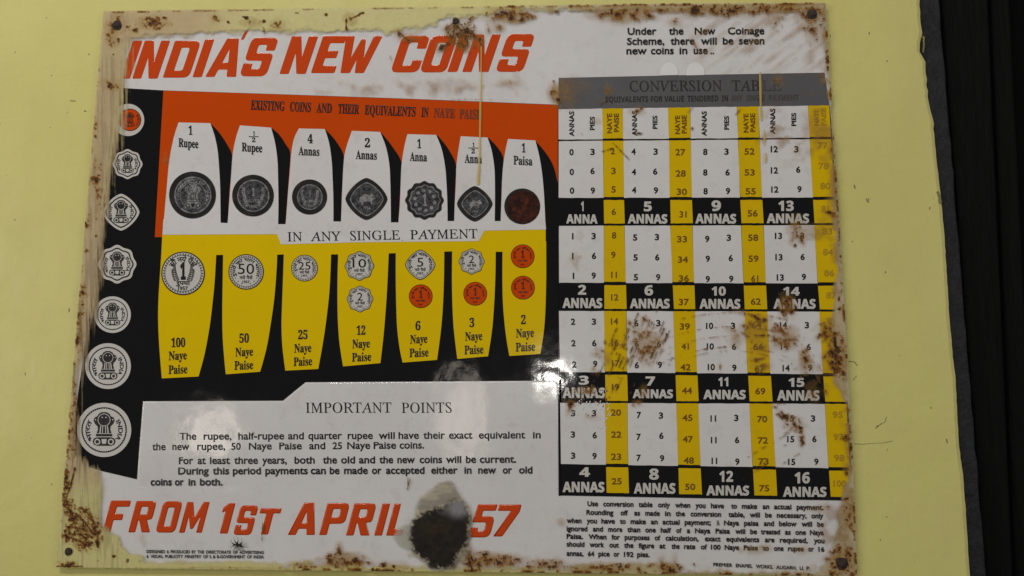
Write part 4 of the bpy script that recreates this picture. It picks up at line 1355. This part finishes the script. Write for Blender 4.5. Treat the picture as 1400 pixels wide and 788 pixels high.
for a in ((160, 35, 9, 9, .8, .6), (176, 37, 3.5), (210, 32, 12, 6, 1, .4), (187, 42, 8, 4, .8, .3, -.7), (226, 26, 4, 2), (295, 27, 5.5, 6, .9, .4), (313, 32, 3), (337, 26, 4.5, 3), (342, 32, 4.5, 5), (362, 31, 2.5),
          (381, 36, 9, 6, .75, .5), (361, 45, 3, 6, .6), (154, 117, 9, 7, .95, .5), (163, 56, 2.5, 6), (156, 76, 2), (134, 118, 2.5, 4), (132, 172, 3.5, 7, .8, .3), (131, 187, 3, 3.5, .7),
          (133, 246, 6, 9, .9, .4), (134, 262, 3.4, 4.5, .8), (119, 306, 5, 9, .95, .4), (133, 323, 3.6, 4.6, .8), (120, 344, 3, 4), (113, 365, 4, 5), (114, 398, 5, 11, .9, .4), (114, 417, 3, 3), (106, 440, 5, 11, .9, .4),
          (106, 466, 4, 9, .7), (101, 497, 4, 8, .6), (97, 530, 3.5, 12, .6), (95, 560, 3.5, 12, .55), (96, 592, 3, 14, .9), (94, 620, 4, 12, .8), (92, 648, 5, 11, 1), (88, 676, 5, 10, .9),
          # lower left corner
          (96, 700, 7, 5, 1, .5), (101, 712, 8, 9, 1, .4), (92, 733, 6, 8, .95, .4), (117, 699, 5, 4, .9), (125, 708, 6, 5, .9, .4), (131, 722, 5, 9, .9), (134, 743, 4, 8, 1, .4), (116, 726, 9, 5, .7), (108, 738, 8, 5, .65), (118, 745, 8, 6, .75, .4),
          (127, 735, 6, 6, .6), (95, 773, 10, 5, .8, .4), (136, 766, 4, 2.5, .6), (176, 765, 2.5, 4, .7), (157, 760, 2.5, 2), (141, 736, 2.5, 5, .6),
          # lower edge
          (413, 773, 7, 3, .9, .4), (428, 774, 9, 3, .6), (454, 768, 11, 6, .95, .6), (464, 751, 4, 7, .7, .7), (488, 767, 8, 7, .9, .6), (470, 770, 14, 4, .6, .4), (506, 770, 7, 4, .6, .4), (525, 773, 6, 5, .8, .4), (538, 773, 3, 3, .8),
          (463, 784, 7, 2.5, .6), (508, 778, 9, 2, .7), (646, 770, 16, 8, .8, .7), (640, 757, 9, 8, .7, .7), (668, 766, 22, 7, .62, .7), (694, 768, 20, 7, .62, .6), (707, 764, 5, 7, .85, .4), (648, 780, 8, 4, 1.1),
          (739, 770, 8, 6, .75, .5), (761, 769, 6, 6, .75, .5), (724, 774, 6, 3, .6), (757, 775, 14, 4, .7, .3), (775, 775, 8, 4, .8, .4), (811, 775, 12, 4, .9, .4), (833, 779, 9, 3, .8), (856, 774, 7, 5, .7, .4), (872, 778, 9, 5, .6, .4),
          (916, 779, 9, 7, .8, .6), (905, 766, 4, 8, .4, .4), (922, 765, 3, 7, .4, .5), (949, 772, 2.5, 3, .7), (890, 772, 8, 4, .5, .4), (960, 785, 30, 3, .4, .3),
          # lower right
          (1150, 773, 10, 12, .9, .6), (1138, 783, 9, 6, .9, .4), (1158, 755, 7, 9, .8, .5), (1161, 703, 4, 6, .8, .3), (1167, 730, 3, 9, .9), (1163, 718, 3, 5, .8), (1141, 752, 6, 5, .5, .4), (1130, 764, 7, 4, .5, .3), (1164, 782, 6, 6, .9),
          # upper edge to the right of the nail
          (643, 28, 4, 5, .8, .4), (638, 43, 7, 7, .9, .6), (603, 67, 5.5, 5.5, .9, .6), (636, 65, 5.5, 6, .95, .5), (656, 56, 5, 8, .9, .6), (622, 48, 7, 6, .4, .5), (612, 40, 8, 4, .4, .4), (648, 50, 6, 5, .6, .4), (627, 58, 7, 4, .35, .3),
          (545, 48, 7, 6, .5, .4), (553, 55, 4, 5, .35), (479, 27, 6, 6, .55, .6), (490, 23, 6, 2, .5), (447, 21, 4, 2.5, .6), (407, 19, 4, 2, .5), (475, 43, 2, 2.5, 1), (535, 83, 4, 9, .3),
          (683, 22, 12, 8, .72, .7), (699, 24, 8, 8, .9, .5), (712, 28, 5, 4, 1.1, .3), (718, 20, 12, 5, .7, .5), (681, 37, 7, 6, .5, .7), (664, 22, 3, 6, .6), (728, 24, 6, 4, .6), (761, 18, 6, 3, .7), (668, 40, 4, 8, .4, .4),
          (822, 20, 14, 6, .7, .7), (843, 22, 12, 7, .85, .7), (865, 23, 12, 6, .7, .7), (885, 18, 12, 5, .7, .6), (802, 15, 8, 3, .6, .5), (905, 15, 14, 4, .6, .5), (922, 31, 8, 6, .5, .4), (950, 16, 14, 6, .85, .6), (975, 18, 12, 5, .7, .6),
          (1003, 17, 16, 5, .8, .6), (1030, 18, 14, 5, .9, .6), (1047, 18, 8, 5, .8, .5), (1080, 14, 16, 4, .6, .4), (1109, 21, 13, 13, .85, .6), (1096, 20, 6, 5, .8, .4), (1109, 44, 5, 7, .85, .5), (1131, 86, 3.5, 16, 1, .3), (1122, 104, 3, 5, .5),
          (1060, 33, 4, 12, .45, .4, .6), (1068, 25, 8, 3, .5, .4), (756, 128, 5, 7, .6, .8), (762, 136, 4, 9, .75, .7), (757, 112, 2.5, 2.5, .6), (950, 62, 3, 10, .4, .3, -.5), (1063, 112, 6, 6, .45, .4),
          (775, 134, 6, 12, .35, .5, -.5), (832, 124, 4, 6, .55, .4), (870, 153, 8, 4, .6, .6), (878, 149, 5, 2.5, .8), (816, 167, 4, 3, .4, .4), (874, 184, 5, 2, .7), (795, 184, 1.6), (946, 177, 1.6, 2.4),
          # right rim
          (1139, 190, 3, 7, .9), (1136, 205, 2.5, 5, .8), (1141, 240, 2.5, 8, .7), (1143, 262, 3, 8, .7), (1145, 285, 4, 9, .9, .4), (1133, 292, 9, 5, .75, .5, .3), (1147, 322, 3, 14, .9), (1149, 350, 2.5, 9, .8), (1147, 424, 4, 5, .8), (1146, 410, 2, 4, .7),
          (1124, 459, 8, 8, 1, .4), (1138, 456, 9, 5, .8, .5), (1146, 494, 9, 13, .95, .5), (1137, 484, 6, 8, .8, .3), (1150, 512, 7, 8, .8, .4), (1152, 470, 6, 10, .45, .5), (1131, 447, 10, 7, .5, .6), (1142, 505, 9, 8, .75, .3), (1127, 488, 4, 8, .5, .5),
          (1156, 599, 8, 6, .95, .4), (1162, 612, 3, 10, .9), (1156, 645, 3, 8, .7), (1156, 683, 6, 3, .9), (1158, 560, 3, 6, .6), (1163, 575, 2, 8, .8), (1128, 535, 3, 8, .4, .4),
          # table damage
          (1087, 312, 8, 12, .45, .5), (1083, 325, 4, 6, .7, .6, .5), (1095, 327, 4, 7, .7, .5, -.3), (1087, 336, 2.5, 3, .6), (1075, 413, 7, 10, .75, .5), (1070, 427, 5, 8, .95, .3), (1081, 427, 5, 8, .85, .4), (1086, 419, 5, 6, .5),
          (1005, 463, 7, 8, .32, .75), (1003, 452, 8, 3, .4, .4), (1068, 455, 11, 6, .55, .6, .6), (1072, 465, 7, 5, .6, .6, .8), (1057, 450, 7, 4, .45, .4, .6), (1100, 490, 5, 11, .75, .8, -.3), (1099, 502, 5, 6, .35, .6), (1030, 433, 20, 3.2, .7, .4, .35), (1046, 437, 8, 5, .55, .4),
          (1038, 459, 14, 2.4, .6, .3), (1038, 491, 12, 2.6, .75, .3), (1030, 494, 16, 2, .5), (1040, 474, 12, 6, .45, .5), (1041, 502, 9, 6, .5, .5), (984, 500, 2, 4, .6, .4),
          (1072, 570, 9, 5, .95, .4, .6), (1084, 580, 7, 5, .85, .3, .8), (1093, 586, 5, 8, 1, .3), (1095, 602, 4, 9, .9, .4), (1064, 566, 6, 3, .5), (1058, 556, 5, 3, .8), (1065, 552, 9, 2, .7), (1084, 571, 6, 4, .5),
          (780, 553, 5, 4, .95, .6), (778, 562, 4, 6, .4, .4), (866, 553, 3, 4, .7, .4), (873, 551, 6, 3, .5, .4), (822, 480, 3.6, 3.6, .9, .7), (818, 484, 7, 4, .3, .5), (827, 468, 4, 6, .4), (829, 491, 6, 5, .2, .6), (811, 505, 3, 5, .4, .5),
          (800, 535, 12, 5, .45, .4), (809, 570, 9, 3, .35, .3), (880, 535, 5, 7, .35, .5), (1110, 538, 8, 8, .3, .4), (228, 219, 3, 7, .7, .4), (690, 170, 5, 9, .3), (500, 131, 60, 1.4, .22), (640, 137, 80, 1.6, .3), (700, 114, 12, 5, .25, .4), (660, 118, 6, 3, .3),
          (195, 735, 3, 6, .15, .3), (198, 742, 2.5, 4, .2, .4), (767, 714, 4, 4, .1, .6), (1044, 749, 8, 4, .4, .5), (1012, 751, 4, 4, .5, .4), (1118, 696, 8, 4, .3, .4), (1095, 752, 8, 4, .2, .4), (1130, 693, 6, 3, .4, .3), (1032, 752, 12, 4, .2, .4)):
    blob(*a)
# rust eating along the rim
rim = np.clip(1 - plate_sd / 5.0, 0, 1) * sst(.47, .68, n16 * .6 + n6 * .4) * (plate_sd > -1)
side = np.clip(sst(640, 700, gx) * (gy < 60) + .5 * sst(1080, 1110, gx) + .6 * (gy > 740) * (gx > 380) + .35, 0, 1)
Rf = np.maximum(Rf, rim * side * 1.0)
topline = np.clip(1 - np.abs(plate_sd - 1.2) / 2.4, 0, 1) * (gy < 60) * (gx > 148) * sst(.3, .62, n16) * np.where(gx < 250, .9, .55)  # dirt and the edge's shadow line, both painted in rust tones
Rf = np.maximum(Rf, topline * .8)
for v in ([(104, 640), (98, 665), (88, 690), (100, 700), (103, 715), (90, 725), (92, 740)], [(112, 694), (127, 706), (134, 728), (136, 748)], [(92, 720), (110, 722), (122, 726)], [(98, 735), (112, 740), (128, 742)], [(105, 702), (118, 714), (128, 730)],
          [(112, 730), (120, 738), (117, 748)], [(76, 774), (114, 774)], [(480, 27), (494, 20), (498, 19)], [(474, 28), (474, 42)], [(609, 42), (620, 33), (632, 44), (640, 60)], [(622, 36), (618, 55), (606, 66)], [(640, 40), (652, 52), (658, 62)], [(545, 45), (560, 57)], [(628, 45), (646, 48)]):
    vein(v, 1.5, .9)
ridge = 1 - np.abs(2 * vnoise(9, None, 4, .65) - 1) * 2.6          # thin branching lines
grain = vnoise(5, None, 3, .8)


def patch(cx, cy, rx, ry, s=1.0, thr=.5, halo=.4, lines=.5):
    dd = np.hypot((gx - cx) / rx, (gy - cy) / ry)
    m = sst(1.15, .55, dd + (n16 - .5) * .9)
    v = np.clip((np.maximum(ridge * lines, grain * 1.05) - thr) * 4.2, 0, 1.1) * m * s
    np.maximum(Rf, v, out=Rf)
    np.maximum(Ha, sst(1.3, .4, dd + (n16 - .5) * .8) * halo, out=Ha)


for a in ((116, 722, 26, 34, 1.0, .54, .35, .75), (98, 700, 10, 22, 1.0, .5, .3, .7), (700, 24, 32, 11, .95, .5, .75), (630, 48, 26, 24, .9, .55, .35, .8), (855, 21, 48, 11, .85, .5, .75), (975, 15, 60, 9, .9, .5, .65), (1060, 14, 50, 8, .7, .52, .5),
          (1112, 34, 18, 28, .85, .53, .5), (883, 470, 24, 28, .62, .53, .55, .4), (1142, 488, 14, 34, 1.0, .48, .5), (1032, 452, 22, 24, .55, .52, .5), (1072, 462, 22, 18, .6, .52, .6), (1099, 494, 9, 18, .7, .5, .7), (470, 766, 34, 12, .9, .5, .8),
          (670, 766, 42, 12, .9, .48, .8), (745, 771, 26, 8, .85, .5, .6), (420, 773, 26, 5, .8, .52, .4), (820, 776, 46, 8, .85, .51, .6), (915, 775, 20, 10, .8, .5, .7), (1150, 765, 20, 22, .9, .5, .6), (1158, 700, 10, 30, .7, .52, .5), (1148, 275, 8, 40, .75, .52, .5),
          (1160, 600, 8, 30, .75, .52, .4), (210, 33, 26, 11, .9, .54, .35), (345, 32, 20, 9, .7, .56, .35), (155, 48, 12, 20, .6, .56, .4), (1074, 418, 12, 12, .8, .5, .5), (1090, 322, 12, 14, .75, .53, .4), (1086, 582, 18, 14, .8, .53, .3), (758, 128, 8, 16, .6, .5, .8),
          (110, 430, 8, 60, .8, .53, .3), (100, 560, 8, 70, .8, .52, .3), (92, 660, 7, 30, .9, .5, .3), (135, 250, 7, 60, .55, .56, .2), (560, 52, 22, 10, .45, .55, .4), (300, 778, 160, 4, .5, .55, .3), (1130, 450, 12, 12, .8, .5, .6)):
    patch(*a)
stain = sst(22, 0, plate_sd) * sst(.40, .66, n16 * .6 + n40 * .4) * np.clip(sst(650, 720, gx) * (gy < 70) + sst(1090, 1125, gx) + .7 * (gy > 730) * sst(370, 420, gx), 0, 1) * .8
Ha = np.maximum(Ha, stain)
# rubbed rust lines: slanting through the "6" cells, arcs through the "10" and "14" cells
for i in range(34):
    x, y = random.uniform(840, 915), random.uniform(438, 505)
    l = random.uniform(10, 26)
    vein([(x + l * .42, y - l), (x, y)], random.uniform(.6, 1.2), random.uniform(.6, 1), .5)
for i in range(30):
    x, y = random.gauss(881, 13), random.gauss(471, 14)
    blob(x, y, random.uniform(2, 5.5), random.uniform(2, 6), random.uniform(.35, .6), .45, .4)
for i in range(22):
    x, y = random.uniform(806, 862), random.uniform(470, 545)
    l = random.uniform(10, 30)
    vein([(x + l * .45, y - l), (x, y)], .7, .8, .48)
for r_, ycen, x0, x1 in ((150, 610, 900, 1080), (165, 612, 905, 1090), (178, 606, 890, 1085), (132, 606, 920, 1075), (190, 618, 920, 1100), (143, 618, 905, 1060), (120, 600, 940, 1070)):
    pts = []
    for t in np.linspace(0, 1, 18):
        x = x0 + (x1 - x0) * t
        dx = (x - 1000)
        pts.append((x, ycen - math.sqrt(max(0, r_ * r_ - dx * dx * .62))))
    vein(pts, .6, .55, .49)
for i in range(14):
    x, y = random.uniform(1048, 1085), random.uniform(432, 470)
    vein([(x, y), (x + 14, y + 11)], .7, .8, .5)
for i in range(12):
    x, y = random.uniform(1080, 1130), random.uniform(440, 515)
    l = random.uniform(10, 24)
    vein([(x, y), (x + l * .5, y + l)], .5, .55, .5)
for (x, y) in ((1022, 625), (1032, 640), (1015, 655), (1042, 628), (1060, 600), (1046, 612), (1060, 640)):
    vein([(x, y), (x + 32, y - 20)], .7, .65, .47)
for i in range(9):
    x, y = random.uniform(985, 1090), random.uniform(38, 100)
    l = random.uniform(14, 40)
    vein([(x, y), (x + l, y - l * .75)], .9, .42, .5)
for p0, p1 in (((823, 208), (837, 204)), ((838, 196), (860, 219)), ((820, 143), (828, 138)), ((940, 155), (947, 148)), ((1005, 158), (1012, 150)), ((561, 655), (557.5, 668)), ((558.5, 653), (557.5, 669)), ((360, 715), (359, 738)), ((362, 718), (361, 728))):
    vein([p0, p1], .7, .8)
fine = vnoise(1.7, None, 2)
Rf *= .55 + .9 * fine
Ha *= .7 + .6 * n3
Rf *= sst(-2.0, 0.5, plate_sd)
Ha *= sst(-1.0, 2.0, plate_sd)
# brown smears rubbed over the upper right corner and faint grime elsewhere
diag = vnoise(30, 5, 3)
yy_, xx_ = np.mgrid[0:H_, 0:W_]
dg = diag[(yy_ + (xx_ * .75).astype(int)) % H_, xx_]
smear = sst(.48, .72, dg) * sst(900, 1000, gx) * sst(120, 70, gy) * .30 + sst(.5, .75, n40) * sst(1085, 1120, gx) * .35 * (gy < 330)
smear += sst(.45, .7, n16) * np.exp(-(((gx - 1068) / 32) ** 2 + ((gy - 185) / 34) ** 2)) * .40
smear += sst(.45, .7, n40) * np.exp(-(((gx - 700) / 90) ** 2 + ((gy - 118) / 16) ** 2)) * .45
smear += sst(.45, .75, n16) * np.exp(-(((gx - 560) / 160) ** 2 + ((gy - 122) / 10) ** 2)) * .35
smear += sst(.45, .7, n16) * np.exp(-(((gx - 1120) / 22) ** 2 + ((gy - 480) / 50) ** 2)) * .25
smear += sst(.5, .75, n16) * np.exp(-(((gx - 1040) / 60) ** 2 + ((gy - 480) / 45) ** 2)) * .12
smear += sst(.5, .75, n16) * np.exp(-(((gx - 790) / 26) ** 2 + ((gy - 350) / 40) ** 2)) * .18
smear += sst(.42, .7, n16) * np.exp(-(((gx - 1140) / 16) ** 2 + ((gy - 730) / 40) ** 2)) * .5
smear *= sst(0, 3, plate_sd) * (.45 + 1.1 * n3)
ar = sst(.12, .62, Rf) * .95
stops = [0, .24, .52, .82, 1.1]
cols = np.array([(0.50, 0.26, 0.04), (0.39, 0.16, 0.014), (0.22, 0.078, 0.008), (0.055, 0.023, 0.008), (0.020, 0.011, 0.007)])
rc = np.stack([np.interp(Rf + (n3 - .5) * .25, stops, cols[:, k]) for k in range(3)], -1)
hc = np.array((0.46, 0.27, 0.055))
sc = np.array((0.40, 0.21, 0.06))
a_h = np.clip(Ha * .62, 0, .7)
under_a = 1 - (1 - a_h) * (1 - smear)
uc = (hc * a_h[..., None] + sc * smear[..., None]) / np.maximum(1e-4, a_h + smear)[..., None]
alpha = 1 - (1 - ar) * (1 - under_a)
rgb = (rc * ar[..., None] + uc * ((1 - ar) * under_a)[..., None]) / np.maximum(1e-4, ar + (1 - ar) * under_a)[..., None]
film('rust_stain', alpha * (alpha > .03), rgb, RUSTFILM, 0.0019, np.clip(Rf, 0, 1) * .0004 * n3)

# --- the scorched patch over the date, where the enamel is gone
q6 = lambda X, Y: (400 + X / 3.684, 640 + Y / 3.684)
core = [q6(*t) for t in ((588, 320), (600, 260), (650, 222), (720, 196), (760, 190), (800, 150), (850, 152), (886, 190), (900, 250), (897, 330), (880, 390), (850, 430), (826, 470), (815, 503), (760, 512), (690, 500), (672, 470), (630, 445), (602, 405), (592, 360))]
halo_ = [q6(*t) for t in ((600, 300), (618, 240), (625, 190), (645, 150), (690, 105), (735, 72), (780, 60), (815, 72), (828, 110), (850, 150), (900, 220), (890, 380), (905, 420), (860, 470), (680, 480), (600, 440), (585, 450), (580, 430), (620, 420), (590, 360))]
pale = [q6(*t) for t in ((508, 345), (530, 305), (560, 285), (600, 268), (640, 300), (620, 420), (560, 405), (535, 385))]
dc = poly_sdf(core) + (n6 - .5) * 3.5 + (n3 - .5) * 2
dh = poly_sdf(halo_) + (n16 - .5) * 6 + (n6 - .5) * 3
dp = poly_sdf(pale) + (n6 - .5) * 4
ac, ah, ap = sst(-2.2, 2.5, dc), sst(-2, 3, dh) * .62, sst(-2, 3, dp) * .6
gray = np.exp(-((gx - 626.5) / 15) ** 2 - ((gy - 695) / 14) ** 2) * 1.25
gray = np.clip(gray + (n6 - .5) * .5, 0, 1) * sst(716, 700, gy + (n6 - .5) * 12)
grz = np.array((0.25, 0.245, 0.25))
tanc = np.array((0.44, 0.385, 0.27)) * (0.75 + .5 * sst(.35, .7, vnoise(18, 7, 3)))[..., None]
blk = np.array((0.012, 0.009, 0.0065)) * (.5 + 1.4 * n6)[..., None]
brown = sst(.56, .72, n16)[..., None] * .5
blk = blk * (1 - brown) + np.array((0.04, 0.024, 0.012)) * brown
corec = blk * (1 - gray)[..., None] + grz * gray[..., None]
mixh = sst(-3, 6, dc + (n3 - .5) * 8)[..., None]
base = tanc
hc2 = np.where((ap > ah)[..., None], np.array((0.52, 0.50, 0.40)), base)
rgb = hc2 * (1 - mixh) + corec * mixh
alpha = 1 - (1 - ac) * (1 - np.maximum(ah, ap))
win = (gx > 530) & (gx < 655) & (gy > 650) & (gy < 783)
film('scorched_patch', alpha * win, rgb, CHARFILM, 0.0023, ac * (.0003 + .0006 * (n16 - .3) * sst(0, 8, dc)))


# --- blistered enamel round the old chip in the "3 annas" block: small glossy bumps
bv, bf, bm_ = [], [], []
for i in range(260):
    t = random.random()
    if i < 150:
        x, y = random.uniform(771, 835), random.uniform(549, 592)
        if y > 560 + (x - 771) * .55 or random.random() < (y - 549) / 60:
            continue
    else:
        x, y = random.uniform(768, 830), random.uniform(530, 552)
    w_, l_, a = random.uniform(.5, 1.0), random.uniform(.8, 2.6), random.uniform(.9, 1.5)
    k = len(bv)
    for ri, (rad, hz) in enumerate(((1, 0), (.75, .6), (.4, .92), (0, 1))):
        for j in range(8 if rad else 1):
            an = 2 * math.pi * j / 8
            u, v = rad * l_ * math.cos(an), rad * w_ * math.sin(an)
            bv.append(tuple(P(x + u * math.cos(a) - v * math.sin(a), y - u * math.sin(a) - v * math.cos(a), .0006 + .0006 * w_ * hz) - ORIGIN))
    for ri in range(2):
        for j in range(8):
            bf.append((k + ri * 8 + j, k + ri * 8 + (j + 1) % 8, k + ri * 8 + 8 + (j + 1) % 8, k + ri * 8 + 8 + j))
    for j in range(8):
        bf.append((k + 16 + j, k + 16 + (j + 1) % 8, k + 24))
    bm_ += [random.choice((0, 0, 0, 1)) if y > 552 else random.choice((0, 1, 2, 2))] * 24
me = bpy.data.meshes.new('enamel_blisters')
me.from_pydata(bv, [], bf)
for m in (WHITE, enamel('rusty_blister', (0.16, 0.07, 0.02), .3, .1), BLACK):
    me.materials.append(m)
me.polygons.foreach_set('material_index', bm_)
me.polygons.foreach_set('use_smooth', [True] * len(bf))
o = bpy.data.objects.new('enamel_blisters', me)
COL.objects.link(o)
o.parent = sign
o['kind'] = 'stuff'

# --- two pale spots above the table, yellow paint drips
b = MB()
for cx, cy in ((914.5, 99), (950.5, 99)):
    pts = [(cx + 12.4 * math.cos(a) * (1 if math.sin(a) > 0 else 1), cy - 13 * math.sin(a)) for a in np.linspace(0, math.pi, 18)]
    b.poly(pts + [(cx - 12.4, 103.6), (cx + 12.4, 103)], H(3), enamel('clean_white_enamel', (0.78, 0.775, 0.77), 0.05))
b.build('clean_spot', sign)


def drip(path, widths, h0):
    verts, faces = [], []
    n = 7
    sm = smooth(path, 4)
    ws = np.interp(np.linspace(0, 1, len(sm)), np.linspace(0, 1, len(widths)), widths)
    for (x, y), w in zip(sm, ws):
        w *= random.uniform(.75, 1.25)
        for k in range(n):
            a = math.pi * k / (n - 1)
            verts.append(tuple(P(x - w * math.cos(a), y, h0 + .0004 * (w / 2) * math.sin(a)) - ORIGIN))
    for i in range(len(sm) - 1):
        for k in range(n - 1):
            faces.append((i * n + k, i * n + k + 1, (i + 1) * n + k + 1, (i + 1) * n + k))
    faces.append(tuple(range(n)))
    faces.append(tuple(range((len(sm) - 1) * n, len(sm) * n))[::-1])
    me = bpy.data.meshes.new('paint_drip')
    me.from_pydata(verts, [], faces)
    me.polygons.foreach_set('use_smooth', [True] * len(faces))
    me.materials.append(DRIPMAT)
    o = bpy.data.objects.new('paint_drip', me)
    COL.objects.link(o)
    o.parent = sign


drip([(658.2, 58), (658, 90), (657.2, 130), (656.6, 170), (656, 210), (655, 232), (654.2, 244), (653.8, 253)], [.7, 1.0, 1.2, 1.5, 1.3, 1.3, 2.0, 2.8, 1.6], .0018)
drip([(1038.6, 100), (1039, 120), (1039.6, 150), (1041, 165)], [1.2, 1.4, 1.5, 1.6, 1.2], .0018)
drip([(1044, 178), (1044.6, 190), (1044.4, 200)], [.7, 1.3, .8], .0018)
drip([(1046, 210), (1046.4, 217), (1045.8, 223)], [1.2, 1.8, 1.0], .0018)


# ------------------------------------------------------------------ screws
def screw(px, py, r, washer, tilt=0.0):
    prof = [(0.0, 1.05), (.35, 1.0), (.62, .82), (.80, .5), (.86, .2), (.86, 0.0)]
    if washer:
        prof = [(0.0, .95), (.3, .9), (.5, .72), (.56, .42), (.60, .34), (.95, .28), (1.0, .2), (1.0, 0.0)]
    n = 20
    verts, faces = [], []
    rr = r * PX
    c = P(px, py, .0018) - ORIGIN
    for u, v in prof:
        for k in range(n):
            a = 2 * math.pi * k / n
            wob = 1 + .06 * math.sin(3 * a + px)
            verts.append((c.x + rr * u * wob * math.cos(a), c.y - .0032 * v * (r / 8), c.z + rr * u * wob * math.sin(a)))
    for i in range(len(prof) - 1):
        for k in range(n):
            k2 = (k + 1) % n
            faces.append((i * n + k, i * n + k2, (i + 1) * n + k2, (i + 1) * n + k))
    me = bpy.data.meshes.new('screw')
    me.from_pydata(verts, [], faces)
    me.polygons.foreach_set('use_smooth', [True] * len(faces))
    me.materials.append(SCREWMAT)
    o = bpy.data.objects.new('screw', me)
    COL.objects.link(o)
    o.parent = sign


for a in ((161, 36, 7.5, True), (623.4, 30, 5.8, False), (1109, 21, 7.6, True), (1150, 770, 7.8, True), (95.4, 753.6, 6.0, False)):
    screw(*a)

# ------------------------------------------------------------------ the spider on the white enamel
SP = P(325, 745.5, .0)
sp_v, sp_e, sp_r = [], [], []


def sv(x, y, h, r):
    p_ = P(x, y, h) - SP
    sp_v.append(tuple(p_))
    sp_r.append(r * PX * .72)
    return len(sp_v) - 1


c0 = sv(322.6, 744.6, .0030, 1.5)
c1 = sv(326, 743.8, .0031, 1.5)
c2 = sv(329.4, 745.2, .0032, 2.6)
c3 = sv(331.6, 746.6, .0031, 2.0)
sp_e += [(c0, c1), (c1, c2), (c2, c3)]
for root, mid, tip in ((c0, (318.5, 741), (316.2, 737.6)), (c0, (318.8, 746.4), (315.6, 749.6)), (c1, (322.4, 738.6), (319.8, 733.6)), (c1, (322.6, 749.6), (319.6, 752.8)), (c1, (327.2, 737.6), (325.2, 733.8)), (c1, (327.6, 750), (329.6, 753.2)), (c2, (332.6, 740.4), (331.2, 736)), (c2, (335.6, 748), (340.6, 747.8))):
    m_ = sv(mid[0], mid[1], .0036, .30)
    t_ = sv(tip[0], tip[1], .0014, .22)
    sp_e += [(root, m_), (m_, t_)]
me = bpy.data.meshes.new('spider')
me.from_pydata(sp_v, sp_e, [])
ob = bpy.data.objects.new('spider', me)
COL.objects.link(ob)
mod = ob.modifiers.new('skin', 'SKIN')
if not me.skin_vertices:
    me.skin_vertices.new()
for i, r in enumerate(sp_r):
    me.skin_vertices[0].data[i].radius = (r, r)
me.skin_vertices[0].data[c1].use_root = True
sub = ob.modifiers.new('sub', 'SUBSURF')
sub.levels = sub.render_levels = 1
ob.location = SP
bpy.context.view_layer.update()
dg_ = bpy.context.evaluated_depsgraph_get()
me2 = bpy.data.meshes.new_from_object(ob.evaluated_get(dg_))
ob.modifiers.clear()
ob.data = me2
me2.name = 'spider'
me2.materials.clear()
me2.materials.append(SPIDERMAT)
tag(ob, 'small dark spider with spread legs on the enamel below the red date', 'spider')
